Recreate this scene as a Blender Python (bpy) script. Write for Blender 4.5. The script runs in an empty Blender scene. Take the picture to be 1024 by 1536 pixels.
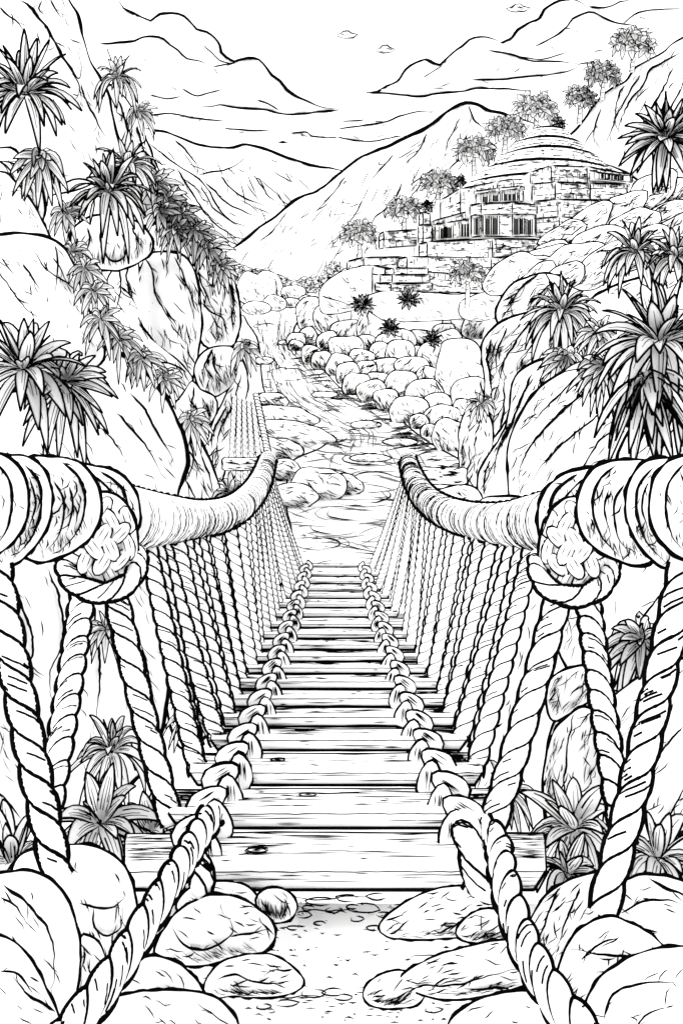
import bpy, math, random
from mathutils import Vector, noise

# ---------------------------------------------------------------- place and measure
# The gorge is measured from the trail head where the walker stands: F is the focal
# length in picture units, EYE the eye height; at() turns a sighting (px, py) and a
# distance along the gorge (metres) into a point of the place.
F, CX, HY, EYE = 1330.0, 512.0, 440.0, 1.75
PI = math.pi
R = random.Random(7)

def at(px, py, Y):
    return Vector(((px - CX) / F * Y, Y, EYE - (py - HY) / F * Y))

def on_plane(px, py, z):
    return at(px, py, F * (EYE - z) / max(py - HY, 0.5))

def lerp(a, b, t):
    return a + (b - a) * t

def interp(x, xs, ys):
    if x <= xs[0]: return ys[0]
    for i in range(1, len(xs)):
        if x <= xs[i]:
            return lerp(ys[i-1], ys[i], (x - xs[i-1]) / (xs[i] - xs[i-1]))
    return ys[-1]

def n1(x, s=0.0):
    return noise.noise(Vector((x, s * 7.31, s * 3.17 + 0.5)))

def cat(pts, closed=False, step=6.0):
    """Catmull-Rom through points of any dimension (tuples), resampled by length."""
    n = len(pts)
    out = []
    rng = range(n) if closed else range(n - 1)
    for i in rng:
        if closed:
            p = [pts[(i + k) % n] for k in (-1, 0, 1, 2)]
        else:
            p = [pts[max(i-1, 0)], pts[i], pts[i+1], pts[min(i+2, n-1)]]
        L = math.dist(p[1][:3], p[2][:3])
        m = max(1, int(L / step))
        for k in range(m):
            t = k / m
            out.append(tuple(0.5 * (2*b + (c-a)*t + (2*a-5*b+4*c-d)*t*t + (3*b-a-3*c+d)*t**3)
                             for a, b, c, d in zip(*p)))
    if not closed: out.append(tuple(pts[-1]))
    return out

# ---------------------------------------------------------------- materials
def material(name, lo, hi, scale):
    m = bpy.data.materials.new(name); m.use_nodes = True
    nt = m.node_tree; nt.nodes.clear()
    out = nt.nodes.new('ShaderNodeOutputMaterial')
    bs = nt.nodes.new('ShaderNodeBsdfPrincipled')
    bs.inputs['Roughness'].default_value = 1.0
    bs.inputs['Specular IOR Level'].default_value = 0.0
    tc = nt.nodes.new('ShaderNodeTexCoord')
    no = nt.nodes.new('ShaderNodeTexNoise'); no.inputs['Scale'].default_value = scale
    no.inputs['Detail'].default_value = 6.0
    cr = nt.nodes.new('ShaderNodeValToRGB')
    cr.color_ramp.elements[0].color = (*lo, 1); cr.color_ramp.elements[1].color = (*hi, 1)
    cr.color_ramp.elements[0].position = 0.3; cr.color_ramp.elements[1].position = 0.7
    nt.links.new(tc.outputs['Object'], no.inputs['Vector'])
    nt.links.new(no.outputs['Fac'], cr.inputs['Fac'])
    nt.links.new(cr.outputs['Color'], bs.inputs['Base Color'])
    nt.links.new(bs.outputs['BSDF'], out.inputs['Surface'])
    return m

def grey(a): return (a, a, a)
M_STONE = material('white_stone', grey(.84), grey(.88), 3)
M_WOOD = material('white_wood', grey(.84), grey(.88), 9)
M_ROPE = material('white_rope', grey(.84), grey(.88), 14)
M_LEAF = material('white_leaf', grey(.84), grey(.88), 8)
def let_light_through(m, k):
    nt = m.node_tree; bs = next(n for n in nt.nodes if n.type == 'BSDF_PRINCIPLED'); out = next(n for n in nt.nodes if n.type == 'OUTPUT_MATERIAL')
    tr = nt.nodes.new('ShaderNodeBsdfTranslucent'); mx = nt.nodes.new('ShaderNodeMixShader'); mx.inputs[0].default_value = k
    tr.inputs['Color'].default_value = (.9, .9, .9, 1)
    nt.links.new(bs.outputs[0], mx.inputs[1]); nt.links.new(tr.outputs[0], mx.inputs[2]); nt.links.new(mx.outputs[0], out.inputs['Surface'])
let_light_through(M_LEAF, .8)
M_EARTH = material('white_earth', grey(.84), grey(.88), 2)
M_WATER = material('white_water', grey(.84), grey(.88), 1)
M_CLOUD = material('white_cloud', grey(.80), grey(.84), .01)
M_INK = material('black_ink', grey(.0008), grey(.002), 6)
M_FINE = material('room_shade', grey(.035), grey(.06), 6)
M_PALE = material('pale_ink', grey(.10), grey(.16), 6)

# ---------------------------------------------------------------- mesh building
C = bpy.context.scene.collection

INK_W = 1.8      # breadth of the pen
class MB:
    def __init__(s): s.v, s.f, s.m = [], [], []
    def add(s, vs, fs, mi):
        o = len(s.v); s.v.extend(vs)
        s.f.extend(tuple(i + o for i in f) for f in fs); s.m.extend([mi] * len(fs))
    def tube(s, pts, rad, mi=1, n=4, closed=False):
        k = len(pts)
        if k < 2: return
        vs, fs = [], []
        up = None
        for i, p in enumerate(pts):
            if closed: t = pts[(i+1) % k] - pts[i-1]
            else: t = pts[min(i+1, k-1)] - pts[max(i-1, 0)]
            if t.length < 1e-9: t = Vector((0, 0, 1))
            t.normalize()
            if up is None:
                up = Vector((0, -1, 0)) if abs(t.y) < .9 else Vector((0, 0, 1))
            a = t.cross(up)
            if a.length < 1e-4: a = t.cross(Vector((0.3, .5, .8)))
            a.normalize(); b = a.cross(t); up = b
            r = rad[i] if hasattr(rad, '__len__') else rad
            if mi: r *= INK_W
            for j in range(n):
                q = 2 * PI * j / n
                vs.append(p + a * (r * math.cos(q)) + b * (r * math.sin(q)))
        for i in range(k if closed else k - 1):
            i2 = (i + 1) % k
            for j in range(n):
                j2 = (j + 1) % n
                fs.append((i*n+j, i*n+j2, i2*n+j2, i2*n+j))
        if not closed:
            fs.append(tuple(range(n-1, -1, -1))); fs.append(tuple((k-1)*n + j for j in range(n)))
        s.add(vs, fs, mi)
    def build(s, name, mats, parent=None, origin=None):
        """ONE mesh object; with a parent the mesh lives in the parent's space."""
        if origin is None:
            origin = (parent or {}).get('_o') if parent is not None else None
            if origin is None:
                n = len(s.v)
                zs = min(v.z for v in s.v)
                origin = Vector((sum(v.x for v in s.v)/n, sum(v.y for v in s.v)/n, zs))
        origin = Vector(origin)
        me = bpy.data.meshes.new(name)
        me.from_pydata([tuple(v - origin) for v in s.v], [], s.f)
        for m in mats: me.materials.append(m)
        me.polygons.foreach_set('material_index', s.m)
        me.polygons.foreach_set('use_smooth', [True] * len(s.f))
        me.update()
        o = bpy.data.objects.new(name, me); C.objects.link(o)
        if parent is not None: o.parent = parent
        else: o.location = origin
        return o

ORIG = {}
def tag(o, label=None, catg=None, group=None, kind=None):
    if label: o['label'] = label
    if catg: o['category'] = catg
    if group: o['group'] = group
    if kind: o['kind'] = kind
    return o

def thing(name, label, catg, loc, group=None):
    o = bpy.data.objects.new(name, None); C.objects.link(o)
    o.location = loc; ORIG[o.name] = Vector(loc)
    return tag(o, label, catg, group)

def part(mb, name, mats, root, parent=None):
    return mb.build(name, mats, parent or root, ORIG[root.name])

# ---------------------------------------------------------------- ink strokes
def taper(i, k, a=.35, b=.35):
    t = i / max(k - 1, 1)
    return max(.18, min(1, t / a if a else 1, (1 - t) / b if b else 1))

def line3(mb, pts, w, mi=1, a=.3, b=.3, wob=.25, n=4):
    """a hand-drawn line on a surface: w is its width as seen from the trail head"""
    k = len(pts); s = R.random() * 99
    mb.tube(pts, [w * .5 * p.y / F * taper(i, k, a, b) * (1 + wob * n1(i * .37, s)) if p.y > .3 else .001
                  for i, p in enumerate(pts)], mi, n)

def stroke(mb, fn, pts, w, mi=1, a=.35, b=.35, jit=1.0, step=7):
    s = R.random() * 99
    q = cat(pts, False, step) if len(pts) > 1 else pts
    q = [(x + jit * n1(i * .45, s), y + jit * n1(i * .45, s + 9)) for i, (x, y) in enumerate(q)]
    line3(mb, [fn(x, y) for x, y in q], w, mi, a, b)

class Lump:
    """A rounded mass (boulder, slab, mountain, knot): a traced rim with its own distance
    and a front and back that bulge out of it."""
    def __init__(s, rim, Y, bulge=None, tilt=(0, 0), c=None, step=6, wob=1.2, back=.8, lump=.06, power=.5):
        q = cat(rim, True, step)
        sd = R.random() * 99
        n = len(q)
        s.rim = [(x + wob * 1.3 * n1(i * .33, sd) , y + wob * 1.3 * n1(i * .33, sd + 5)) for i, (x, y) in enumerate(q)]
        xs = [p[0] for p in s.rim]; ys = [p[1] for p in s.rim]
        s.x0, s.x1, s.y0, s.y1 = min(xs), max(xs), min(ys), max(ys)
        if c is None:
            A = cxx = cyy = 0
            for i in range(n):
                x0, y0 = s.rim[i-1]; x1, y1 = s.rim[i]; k = x0*y1 - x1*y0
                A += k; cxx += (x0+x1)*k; cyy += (y0+y1)*k
            c = (cxx/(3*A), cyy/(3*A)) if abs(A) > 1e-6 else (sum(xs)/n, sum(ys)/n)
        s.c = c; s.Y = Y; s.tilt = tilt; s.sd = sd; s.lump = lump; s.power = power
        sz = min(s.x1 - s.x0, s.y1 - s.y0)
        s.B = bulge if bulge is not None else sz * Y / F * .38
        s.back = back; s.scale = sz
        s.tab = [0.0] * 240
        for i in range(n):
            (x0, y0), (x1, y1) = s.rim[i-1], s.rim[i]
            for k in range(8):
                x, y = lerp(x0, x1, k/8) - c[0], lerp(y0, y1, k/8) - c[1]
                j = int((math.atan2(y, x) / (2*PI) % 1) * 240) % 240
                s.tab[j] = max(s.tab[j], math.hypot(x, y))
        for j in range(480):
            if s.tab[j % 240] == 0: s.tab[j % 240] = s.tab[(j-1) % 240]
    def Yp(s, x, y):
        return s.Y + s.tilt[0]*(x - s.c[0]) + s.tilt[1]*(y - s.c[1])
    def t(s, x, y):
        dx, dy = x - s.c[0], y - s.c[1]
        a = (math.atan2(dy, dx) / (2*PI) % 1) * 240
        j = int(a) % 240
        r = lerp(s.tab[j], s.tab[(j+1) % 240], a - int(a))
        return math.hypot(dx, dy) / max(r, 1e-6)
    def depth(s, x, y, t):
        t = min(t, 1.0)
        h = (1 - t*t) ** s.power
        k = 2.2 / max(s.scale, 1)
        return s.Yp(x, y) - s.B * h * (1 + s.lump * 3 * noise.noise(Vector((x*k, y*k, s.sd))))
    def surf(s, x, y):
        d = s.depth(x, y, s.t(x, y))
        return at(x, y, d - .0035 * d - .03 * s.B)
    def mesh(s, mb, mi=0):
        n = len(s.rim); ts = [1, .97, .9, .8, .66, .5, .33, .16]
        vs = []
        for t in ts:
            for x, y in s.rim:
                px, py = lerp(s.c[0], x, t), lerp(s.c[1], y, t)
                vs.append(at(px, py, s.depth(px, py, t)))
        m0 = len(vs); vs.append(at(*s.c, s.depth(*s.c, 0)))
        bs = [.85, .5]
        b0 = len(vs)
        for t in bs:
            for x, y in s.rim:
                px, py = lerp(s.c[0], x, t), lerp(s.c[1], y, t)
                vs.append(at(px, py, s.Yp(px, py) + s.B * s.back * math.sqrt(1 - t*t)))
        m1 = len(vs); vs.append(at(*s.c, s.Yp(*s.c) + s.B * s.back))
        fs = []
        for k in range(len(ts) - 1):
            for i in range(n):
                j = (i+1) % n
                fs.append((k*n+i, k*n+j, (k+1)*n+j, (k+1)*n+i))
        L = (len(ts)-1)*n
        for i in range(n):
            j = (i+1) % n
            fs.append((L+i, L+j, m0))
            fs.append((j, i, b0+i, b0+j)); fs.append((b0+j, b0+i, b0+n+i, b0+n+j)); fs.append((b0+n+j, b0+n+i, m1))
        mb.add(vs, fs, mi)
    def contour(s, mb, w, mi=1):
        n = len(s.rim); pts, rad = [], []
        for i, (x, y) in enumerate(s.rim):
            Y = s.Yp(x, y)
            pts.append(at(x, y, Y - .0008*Y))
            v = n1(i * 3.0 / max(4, n/14), s.sd)
            rad.append(w * .5 * Y / F * max(.35, .85 + .7 * v))
        mb.tube(pts, rad, mi, 5, True)
    def inside(s, tmax=.9):
        for _ in range(40):
            x, y = R.uniform(s.x0, s.x1), R.uniform(s.y0, s.y1)
            if s.t(x, y) < tmax: return x, y
        return s.c
    def clipped(s, pts, tmax=.985):
        out = []
        for p in pts:
            if s.t(*p) > tmax: break
            out.append(p)
        return out
    def ticks(s, mb, n, flow, w=1.2, L=(10, 34), curl=.25, mi=1, spread=.22):
        for _ in range(n):
            x, y = s.inside()
            a = math.radians(flow) + R.gauss(0, spread); l = R.uniform(*L); q = [(x, y)]
            for _k in range(3):
                a += R.gauss(0, curl); x += math.cos(a) * l/3; y += math.sin(a) * l/3; q.append((x, y))
            q = s.clipped(q)
            if len(q) > 1: stroke(mb, s.surf, q, w * R.uniform(.7, 1.25), mi)
    def dots(s, mb, n, w=1.8):
        for _ in range(n):
            x, y = s.inside(); a = R.uniform(.6, 1.4)
            stroke(mb, s.surf, [(x, y), (x + 2.2 * math.cos(a), y + 2.2 * math.sin(a))], w * R.uniform(.6, 1.1), step=3)
    def crack(s, mb, pts, w=2.0, branch=2, wob=2.2, mi=1):
        q = s.clipped(cat(pts, False, 5))
        if len(q) < 3: return
        sd = R.random() * 99
        q = [(x + wob * n1(i*.31, sd) + .6*wob*n1(i*.93, sd+3), y + wob * n1(i*.31, sd+5)) for i, (x, y) in enumerate(q)]
        q = s.clipped(q)
        if len(q) < 3: return
        line3(mb, [s.surf(*p) for p in q], w, mi, .12, .45, .5)
        for _ in range(branch):
            i = R.randrange(1, len(q) - 1)
            d = math.atan2(q[i+1][1]-q[i-1][1], q[i+1][0]-q[i-1][0]) + R.choice((-1, 1)) * R.uniform(.3, .7)
            l = R.uniform(8, 26); x, y = q[i]
            b = s.clipped([(x, y), (x + l*.5*math.cos(d), y + l*.5*math.sin(d)),
                           (x + l*math.cos(d+R.uniform(-.3, .3)), y + l*math.sin(d+.1))])
            if len(b) > 1: stroke(mb, s.surf, b, w * .6, mi, .1, .6)
    def cracks(s, mb, n, flow, w=1.8, L=None):
        L = L or s.scale * .8
        for _ in range(n):
            j = R.randrange(len(s.rim)); x, y = s.rim[j]
            x, y = lerp(x, s.c[0], .03), lerp(y, s.c[1], .03)
            a = math.radians(flow) + R.gauss(0, .25)
            if (s.c[0]-x) * math.cos(a) + (s.c[1]-y) * math.sin(a) < 0: a += PI
            q = [(x, y)]; l = L * R.uniform(.4, 1.1)
            for _k in range(4):
                a += R.gauss(0, .22); x += math.cos(a)*l/4; y += math.sin(a)*l/4; q.append((x, y))
            s.crack(mb, q, w * R.uniform(.7, 1.2))
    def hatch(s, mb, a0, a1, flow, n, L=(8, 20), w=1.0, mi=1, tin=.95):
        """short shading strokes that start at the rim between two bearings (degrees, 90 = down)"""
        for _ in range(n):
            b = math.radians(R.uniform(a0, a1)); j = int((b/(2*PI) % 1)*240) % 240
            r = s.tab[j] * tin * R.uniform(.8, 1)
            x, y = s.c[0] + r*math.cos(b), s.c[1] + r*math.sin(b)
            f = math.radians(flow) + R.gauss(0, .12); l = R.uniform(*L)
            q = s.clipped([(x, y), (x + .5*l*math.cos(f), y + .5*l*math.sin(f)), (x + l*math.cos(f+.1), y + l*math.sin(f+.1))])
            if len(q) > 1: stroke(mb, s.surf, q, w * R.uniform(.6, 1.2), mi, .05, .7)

def rock(name, label, catg, rim, Y, w=3.0, flow=70, ncr=3, ntk=8, ndot=6, nh=8, bulge=None, tilt=(0, 0),
         group=None, kind=None, extra=(), c=None, step=6, wob=1.2, tk=1.2, L=(10, 34), hb=(20, 160), lines=None, mats=None):
    s = Lump(rim, Y, bulge, tilt, c, step, wob)
    mb = MB(); s.mesh(mb)
    if lines is None: s.contour(mb, w)
    else:
        for ln, lw in lines:
            q = cat(ln, False, step)
            sd = R.random()*99
            q = [(x + wob*n1(i*.4, sd), y + wob*n1(i*.4, sd+4)) for i, (x, y) in enumerate(q)]
            line3(mb, [s.surf(*p) for p in q], lw, 1, .06, .2, .45, 5)
    s.cracks(mb, ncr, flow, tk * 1.15)
    s.ticks(mb, ntk, flow, tk * .72, L)
    s.dots(mb, ndot)
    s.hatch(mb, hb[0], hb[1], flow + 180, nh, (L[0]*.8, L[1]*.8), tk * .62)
    for e in extra: s.crack(mb, e[0], e[1] * 1.12, 2)
    o = mb.build(name, mats or [M_STONE, M_INK])
    tag(o, label, catg, group, kind)
    return s, o

# ---------------------------------------------------------------- leaves and plants
def leaf(mb, base, d, L, W, droop, w, up, rib=2, seg=7, serr=0, fold=.12):
    """one blade: white face, inked margins and midrib"""
    cl, sd = [], []
    for i in range(seg + 1):
        s = i / seg
        cl.append(base + d * (L * s * (1 - .25 * droop * s)) + Vector((0, 0, -droop * L * s * s * .8)))
    lf, rt, md = [], [], []
    tw = R.uniform(-.35, .35)
    for i, p in enumerate(cl):
        s = i / seg
        t = (cl[min(i+1, seg)] - cl[max(i-1, 0)]).normalized()
        side = t.cross(up)
        if side.length < .05: side = t.cross(Vector((.3, -.8, .2)))
        side.normalize(); nrm = side.cross(t)
        side = (side * math.cos(tw) + nrm * math.sin(tw))
        pr = (math.sin(PI * min(1, (s ** .8) * .93 + .07))) ** .8 if s < 1 else 0
        if s < .25: pr = max(pr, .35)
        ww = W * .5 * pr
        if serr and i % 2 and 0 < i < seg: ww *= 1 + serr
        lf.append(p + side * ww); rt.append(p - side * ww); md.append(p - nrm * (ww * fold))
    k = seg + 1
    vs = lf + md + rt; fs = []
    for i in range(seg):
        fs.append((i, i+1, k+i+1, k+i)); fs.append((k+i, k+i+1, 2*k+i+1, 2*k+i))
    mb.add(vs, fs, 0)
    r = w * .5 * max(base.y, .5) / F
    pen = [r * (.3 + .8 * min(1, i / (.4 * seg))) for i in range(k)]
    mb.tube(lf, pen, 1, 3); mb.tube(rt, pen, 1, 3)
    tow = (Vector((0, 0, EYE)) - base).normalized() * (r * 1.2)
    if rib:
        m2 = [p + tow for p in md[1:max(4, int(k * R.uniform(.6, .9)))]]
        mb.tube(m2, [r * .55 * (1 - .6*i/len(m2)) for i in range(len(m2))], 1, 3)
    for q in range(rib - 1):
        f = R.choice((-1, 1)) * R.uniform(.3, .6)
        i0 = R.randrange(1, 3)
        i1 = min(seg, i0 + R.randrange(2, 5))
        m2 = [md[i] + ((lf[i] if f > 0 else rt[i]) - md[i]) * abs(f) + tow for i in range(i0, i1 + 1)]
        if len(m2) > 1: mb.tube(m2, [r * .6 * (1 - .7*i/len(m2)) for i in range(len(m2))], 1, 3)

def frame_of(axis):
    axis = Vector(axis).normalized()
    a = axis.cross(Vector((0, 1, 0)) if abs(axis.y) < .9 else Vector((1, 0, 0))).normalized()
    return axis, a, axis.cross(a)

def rosette(mb, px, py, Y, L, W, n, w=2.0, axis=(0, -.45, 1), droop=(.15, .95), amin=6, amax=100, core=.1, rib=2, serr=0, seg=7):
    base = at(px, py, Y); k = Y / F
    ax, a, b = frame_of(axis)
    ph = R.uniform(0, 6.28)
    for i in range(n):
        u = (i + .5) / n
        al = math.radians(lerp(amin, amax, u ** .8) + R.gauss(0, 5)); az = ph + i * 2.39996 + R.gauss(0, .12)
        d = ax * math.cos(al) + (a * math.cos(az) + b * math.sin(az)) * math.sin(al)
        l = L * k * R.uniform(.78, 1.1) * lerp(.78, 1.0, math.sin(PI * min(1, u * 1.1 + .1)))
        leaf(mb, base + d * (.05 * L * k), d, l, W * k * R.uniform(.85, 1.15), lerp(droop[0], droop[1], u) * R.uniform(.75, 1.3),
             w, ax, rib, seg, serr)
    if core:  # black blob painted in as the deep shade between the leaf bases
        r = core * L * k; c0 = base - Vector((0, -1, 0)) * (r * .5)
        vs, fs = [], []
        for i in range(5):
            for j in range(9):
                la = PI * (i / 4 - .5); lo = 2*PI*j/9
                vs.append(c0 + Vector((math.cos(la)*math.cos(lo)*r, math.cos(la)*math.sin(lo)*r*.7, math.sin(la)*r*.8)))
        for i in range(4):
            for j in range(9):
                fs.append((i*9+j, i*9+(j+1) % 9, (i+1)*9+(j+1) % 9, (i+1)*9+j))
        mb.add(vs, fs, 1)

def plant(name, label, catg, px, py, Y, L, W, n, group=None, **kw):
    mb = MB()
    rosette(mb, px, py, Y, L, W, n, **kw)
    o = mb.build(name, [M_LEAF, M_INK], None, at(px, py, Y))
    return tag(o, label, catg, group)

def tree(name, label, px, py, Y, L, trunk_y, n=22, W=None, group=None, tw=4, w=1.2, axis=(0, -.4, 1), amax=112, droop=(.12, .85), serr=.22, lean=0, seg=8, leafy=False):
    root = thing(name, label, 'tree', at(px + lean, trunk_y, Y), group)
    mb = MB()
    pts = cat([tuple(at(px + lean, trunk_y, Y)), tuple(at(px + lean*.4 + 1, lerp(trunk_y, py, .5), Y)), tuple(at(px, py, Y))], False, 3*Y/F)
    pts = [Vector(p) for p in pts]
    m = len(pts)
    rad = [tw * .5 * Y / F * lerp(1.35, .8, i/m) * (1 + .1 * math.sin(i*2.2)) for i in range(m)]
    mb.tube(pts, rad, 0, 8)
    for sg in (-1, 1):
        mb.tube([p + Vector((sg*r, 0, 0)) for p, r in zip(pts, rad)], w*.62*Y/F, 1, 4)
    for i in range(1, m - 1, 2):
        p, r = pts[i], rad[i]
        mb.tube([p + Vector((x*r, -r*math.sqrt(1-x*x)*1.05, .3*r*x)) for x in (-.9, -.5, 0, .4)], w*.35*Y/F, 1, 3)
    part(mb, 'trunk', [M_WOOD, M_INK], root)
    mb = MB()
    if leafy:
        # a rounded head of leafy sprays spread through a low dome, with gaps between them
        for q in range(17):
            a = q*2.39996; u = (q + .5)/17; el = math.asin(min(1, .95 - 1.15*u)); rr_ = L*.86*R.uniform(.75, 1.05)
            cx_, cz_ = px + rr_*math.cos(el)*math.cos(a), py + L*.08 - rr_*.95*math.sin(el)
            dv = Vector((math.cos(el)*math.cos(a), math.cos(el)*math.sin(a), math.sin(el) + .25))
            rosette(mb, cx_, cz_, Y + .8*rr_*Y/F*math.cos(el)*math.sin(a), L*.6, L*.3, 7, w=w*.78, axis=dv, amin=15, amax=85, droop=(.1, .9), core=0, rib=1, seg=5)
        for q in range(6):
            a = PI*(q + .5)/6
            line3(mb, [at(lerp(px, px + L*.7*math.cos(a), t/4), lerp(py + L*.25, py - L*.35*math.sin(a), t/4) , Y) for t in range(5)], 1.2, 1, 0, .4)
    else: rosette(mb, px, py, Y, L*(1.5 if serr else 1.2), W or L*.42, n, w=w, axis=axis, amax=amax, droop=droop, serr=serr, core=.04, rib=3, seg=seg)
    part(mb, 'crown', [M_LEAF, M_INK], root)
    return root

# ---------------------------------------------------------------- ropes
HEAD = Vector((0, 0, EYE))
def ropes(mb, pts, rad, pitch, ply=3, b=.24, w_out=3.0, w_in=2.0, M=None, ticks=0, phase=0.0, per=10, hand=1, mi=0):
    """A laid rope swept along pts: ply strands twist with the given pitch; inked lays and edges."""
    pts = [Vector(p) for p in pts]
    S = [0.0]
    for i in range(1, len(pts)): S.append(S[-1] + (pts[i] - pts[i-1]).length)
    tot = S[-1]
    pf = pitch if callable(pitch) else (lambda s: pitch)
    rf = rad if callable(rad) else (lambda s: rad)
    # sample positions
    ss, phs = [0.0], [phase]
    while ss[-1] < tot:
        p = pf(ss[-1]); ds = p / per
        ss.append(ss[-1] + ds); phs.append(phs[-1] + 2*PI/per)
    ss[-1] = tot
    fr = []
    j = 0
    for s in ss:
        while j < len(S) - 2 and S[j+1] < s: j += 1
        f = (s - S[j]) / max(S[j+1] - S[j], 1e-9)
        p = pts[j].lerp(pts[j+1], min(f, 1))
        q0 = pts[max(j-1, 0)]; q1 = pts[min(j+2, len(pts)-1)]
        t = (q1 - q0).normalized()
        v = (HEAD - p).normalized()
        side = t.cross(v)
        if side.length < 1e-3: side = Vector((1, 0, 0))
        side.normalize(); front = side.cross(t)
        if front.dot(v) < 0: front = -front
        fr.append((p, t, side, front, rf(s)))
    M = M or max(12, 6 * ply)
    def rr(th, ph, Rr):
        x = ((th - hand*ph) * ply / (2*PI)) % 1.0
        dl = abs(x - .5) * 2         # 0 on the strand's crest, 1 in the lay
        return Rr * (1 - b * dl ** 2.4)
    vs, fs = [], []
    for (p, t, sd, ft, Rr), ph in zip(fr, phs):
        for k in range(M):
            th = hand*ph + 2*PI*k/M
            r = rr(th, ph, Rr)
            vs.append(p + sd*(r*math.cos(th)) + ft*(r*math.sin(th)))
    n = len(fr)
    for i in range(n-1):
        for k in range(M):
            k2 = (k+1) % M
            fs.append((i*M+k, i*M+k2, (i+1)*M+k2, (i+1)*M+k))
    fs.append(tuple(range(M))); fs.append(tuple((n-1)*M + k for k in range(M)))
    mb.add(vs, fs, mi)
    # lays between strands
    for q in range(ply):
        g, rd = [], []
        for (p, t, sd, ft, Rr), ph in zip(fr, phs):
            th = hand*ph + 2*PI*q/ply
            r = Rr * (1 - b) + .5*w_in*p.y/F*.5
            g.append(p + sd*(r*math.cos(th)) + ft*(r*math.sin(th))); rd.append(w_in*.5*p.y/F*(.75 + .5*abs(n1(ph*.9, q+1.3))))
        mb.tube(g, rd, 1, 4)
    for th in (0, PI):
        g, rd = [], []
        for (p, t, sd, ft, Rr), ph in zip(fr, phs):
            r = rr(th, ph, Rr)
            e = w_out*.5*p.y/F*(.8 + .5*abs(n1(ph*.5, th+2)))
            g.append(p + sd*((r + .55*e)*math.cos(th))); rd.append(e)
        mb.tube(g, rd, 1, 6)
    for _ in range(ticks):
        i = R.randrange(1, max(2, n-4)); x = R.uniform(.15, .85); q = R.randrange(ply)
        m = R.randrange(1, 4); g, rd = [], []
        for i2 in range(i, min(n, i + m + 1)):
            p, t, sd, ft, Rr = fr[i2]
            th = hand*phs[i2] + 2*PI*(q + x)/ply
            if math.sin(th) < .1: break
            r = rr(th, phs[i2], Rr) * 1.012
            g.append(p + sd*(r*math.cos(th)) + ft*(r*math.sin(th))); rd.append(w_in*.3*p.y/F)
        if len(g) > 1: mb.tube(g, rd, 1, 3)
    return fr, phs

# ---------------------------------------------------------------- camera, light
cam = bpy.data.cameras.new('camera'); co = bpy.data.objects.new('camera', cam); C.objects.link(co)
co.location = (0, 0, EYE); co.rotation_euler = (PI/2, 0, 0)
cam.sensor_fit = 'VERTICAL'; cam.sensor_height = 36; cam.lens = 36 * F / 1536
cam.shift_y = -(768 - HY) / 1536
cam.clip_start = .05; cam.clip_end = 20000
SC = bpy.context.scene; SC.camera = co
w = bpy.data.worlds.new('World'); SC.world = w; w.use_nodes = True
nt = w.node_tree; bg = nt.nodes['Background']
sky = nt.nodes.new('ShaderNodeTexSky'); sky.sky_type = 'NISHITA'; sky.sun_disc = False
ELEV, AZ = math.radians(30), math.radians(200)
sky.sun_elevation = ELEV; sky.sun_rotation = AZ; sky.dust_density = 4; sky.air_density = .6; sky.ozone_density = .4
hs = nt.nodes.new('ShaderNodeHueSaturation'); hs.inputs['Saturation'].default_value = .08
# an even white overcast: the clear sky shows through a bright cloud sheet
mx = nt.nodes.new('ShaderNodeMix'); mx.data_type = 'RGBA'; mx.inputs[0].default_value = .92
mx.inputs[7].default_value = (8, 8, 8, 1)
nt.links.new(sky.outputs[0], hs.inputs['Color']); nt.links.new(hs.outputs[0], mx.inputs[6])
nt.links.new(mx.outputs[2], bg.inputs[0]); bg.inputs[1].default_value = .1
sl = bpy.data.lights.new('sun', 'SUN'); so = bpy.data.objects.new('sun', sl); C.objects.link(so)
sl.energy = .9; sl.angle = math.radians(20); sl.color = (1, .985, .96)
sd_ = Vector((math.sin(AZ)*math.cos(ELEV), math.cos(AZ)*math.cos(ELEV), math.sin(ELEV)))
so.rotation_euler = sd_.to_track_quat('Z', 'Y').to_euler(); so.location = (0, -5, 30)
SC.view_settings.view_transform = 'Standard'; SC.view_settings.look = 'None'
SC.view_settings.exposure = 1.4
SC.cycles.diffuse_bounces = 6; SC.cycles.max_bounces = 8; SC.view_settings.gamma = 1

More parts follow.
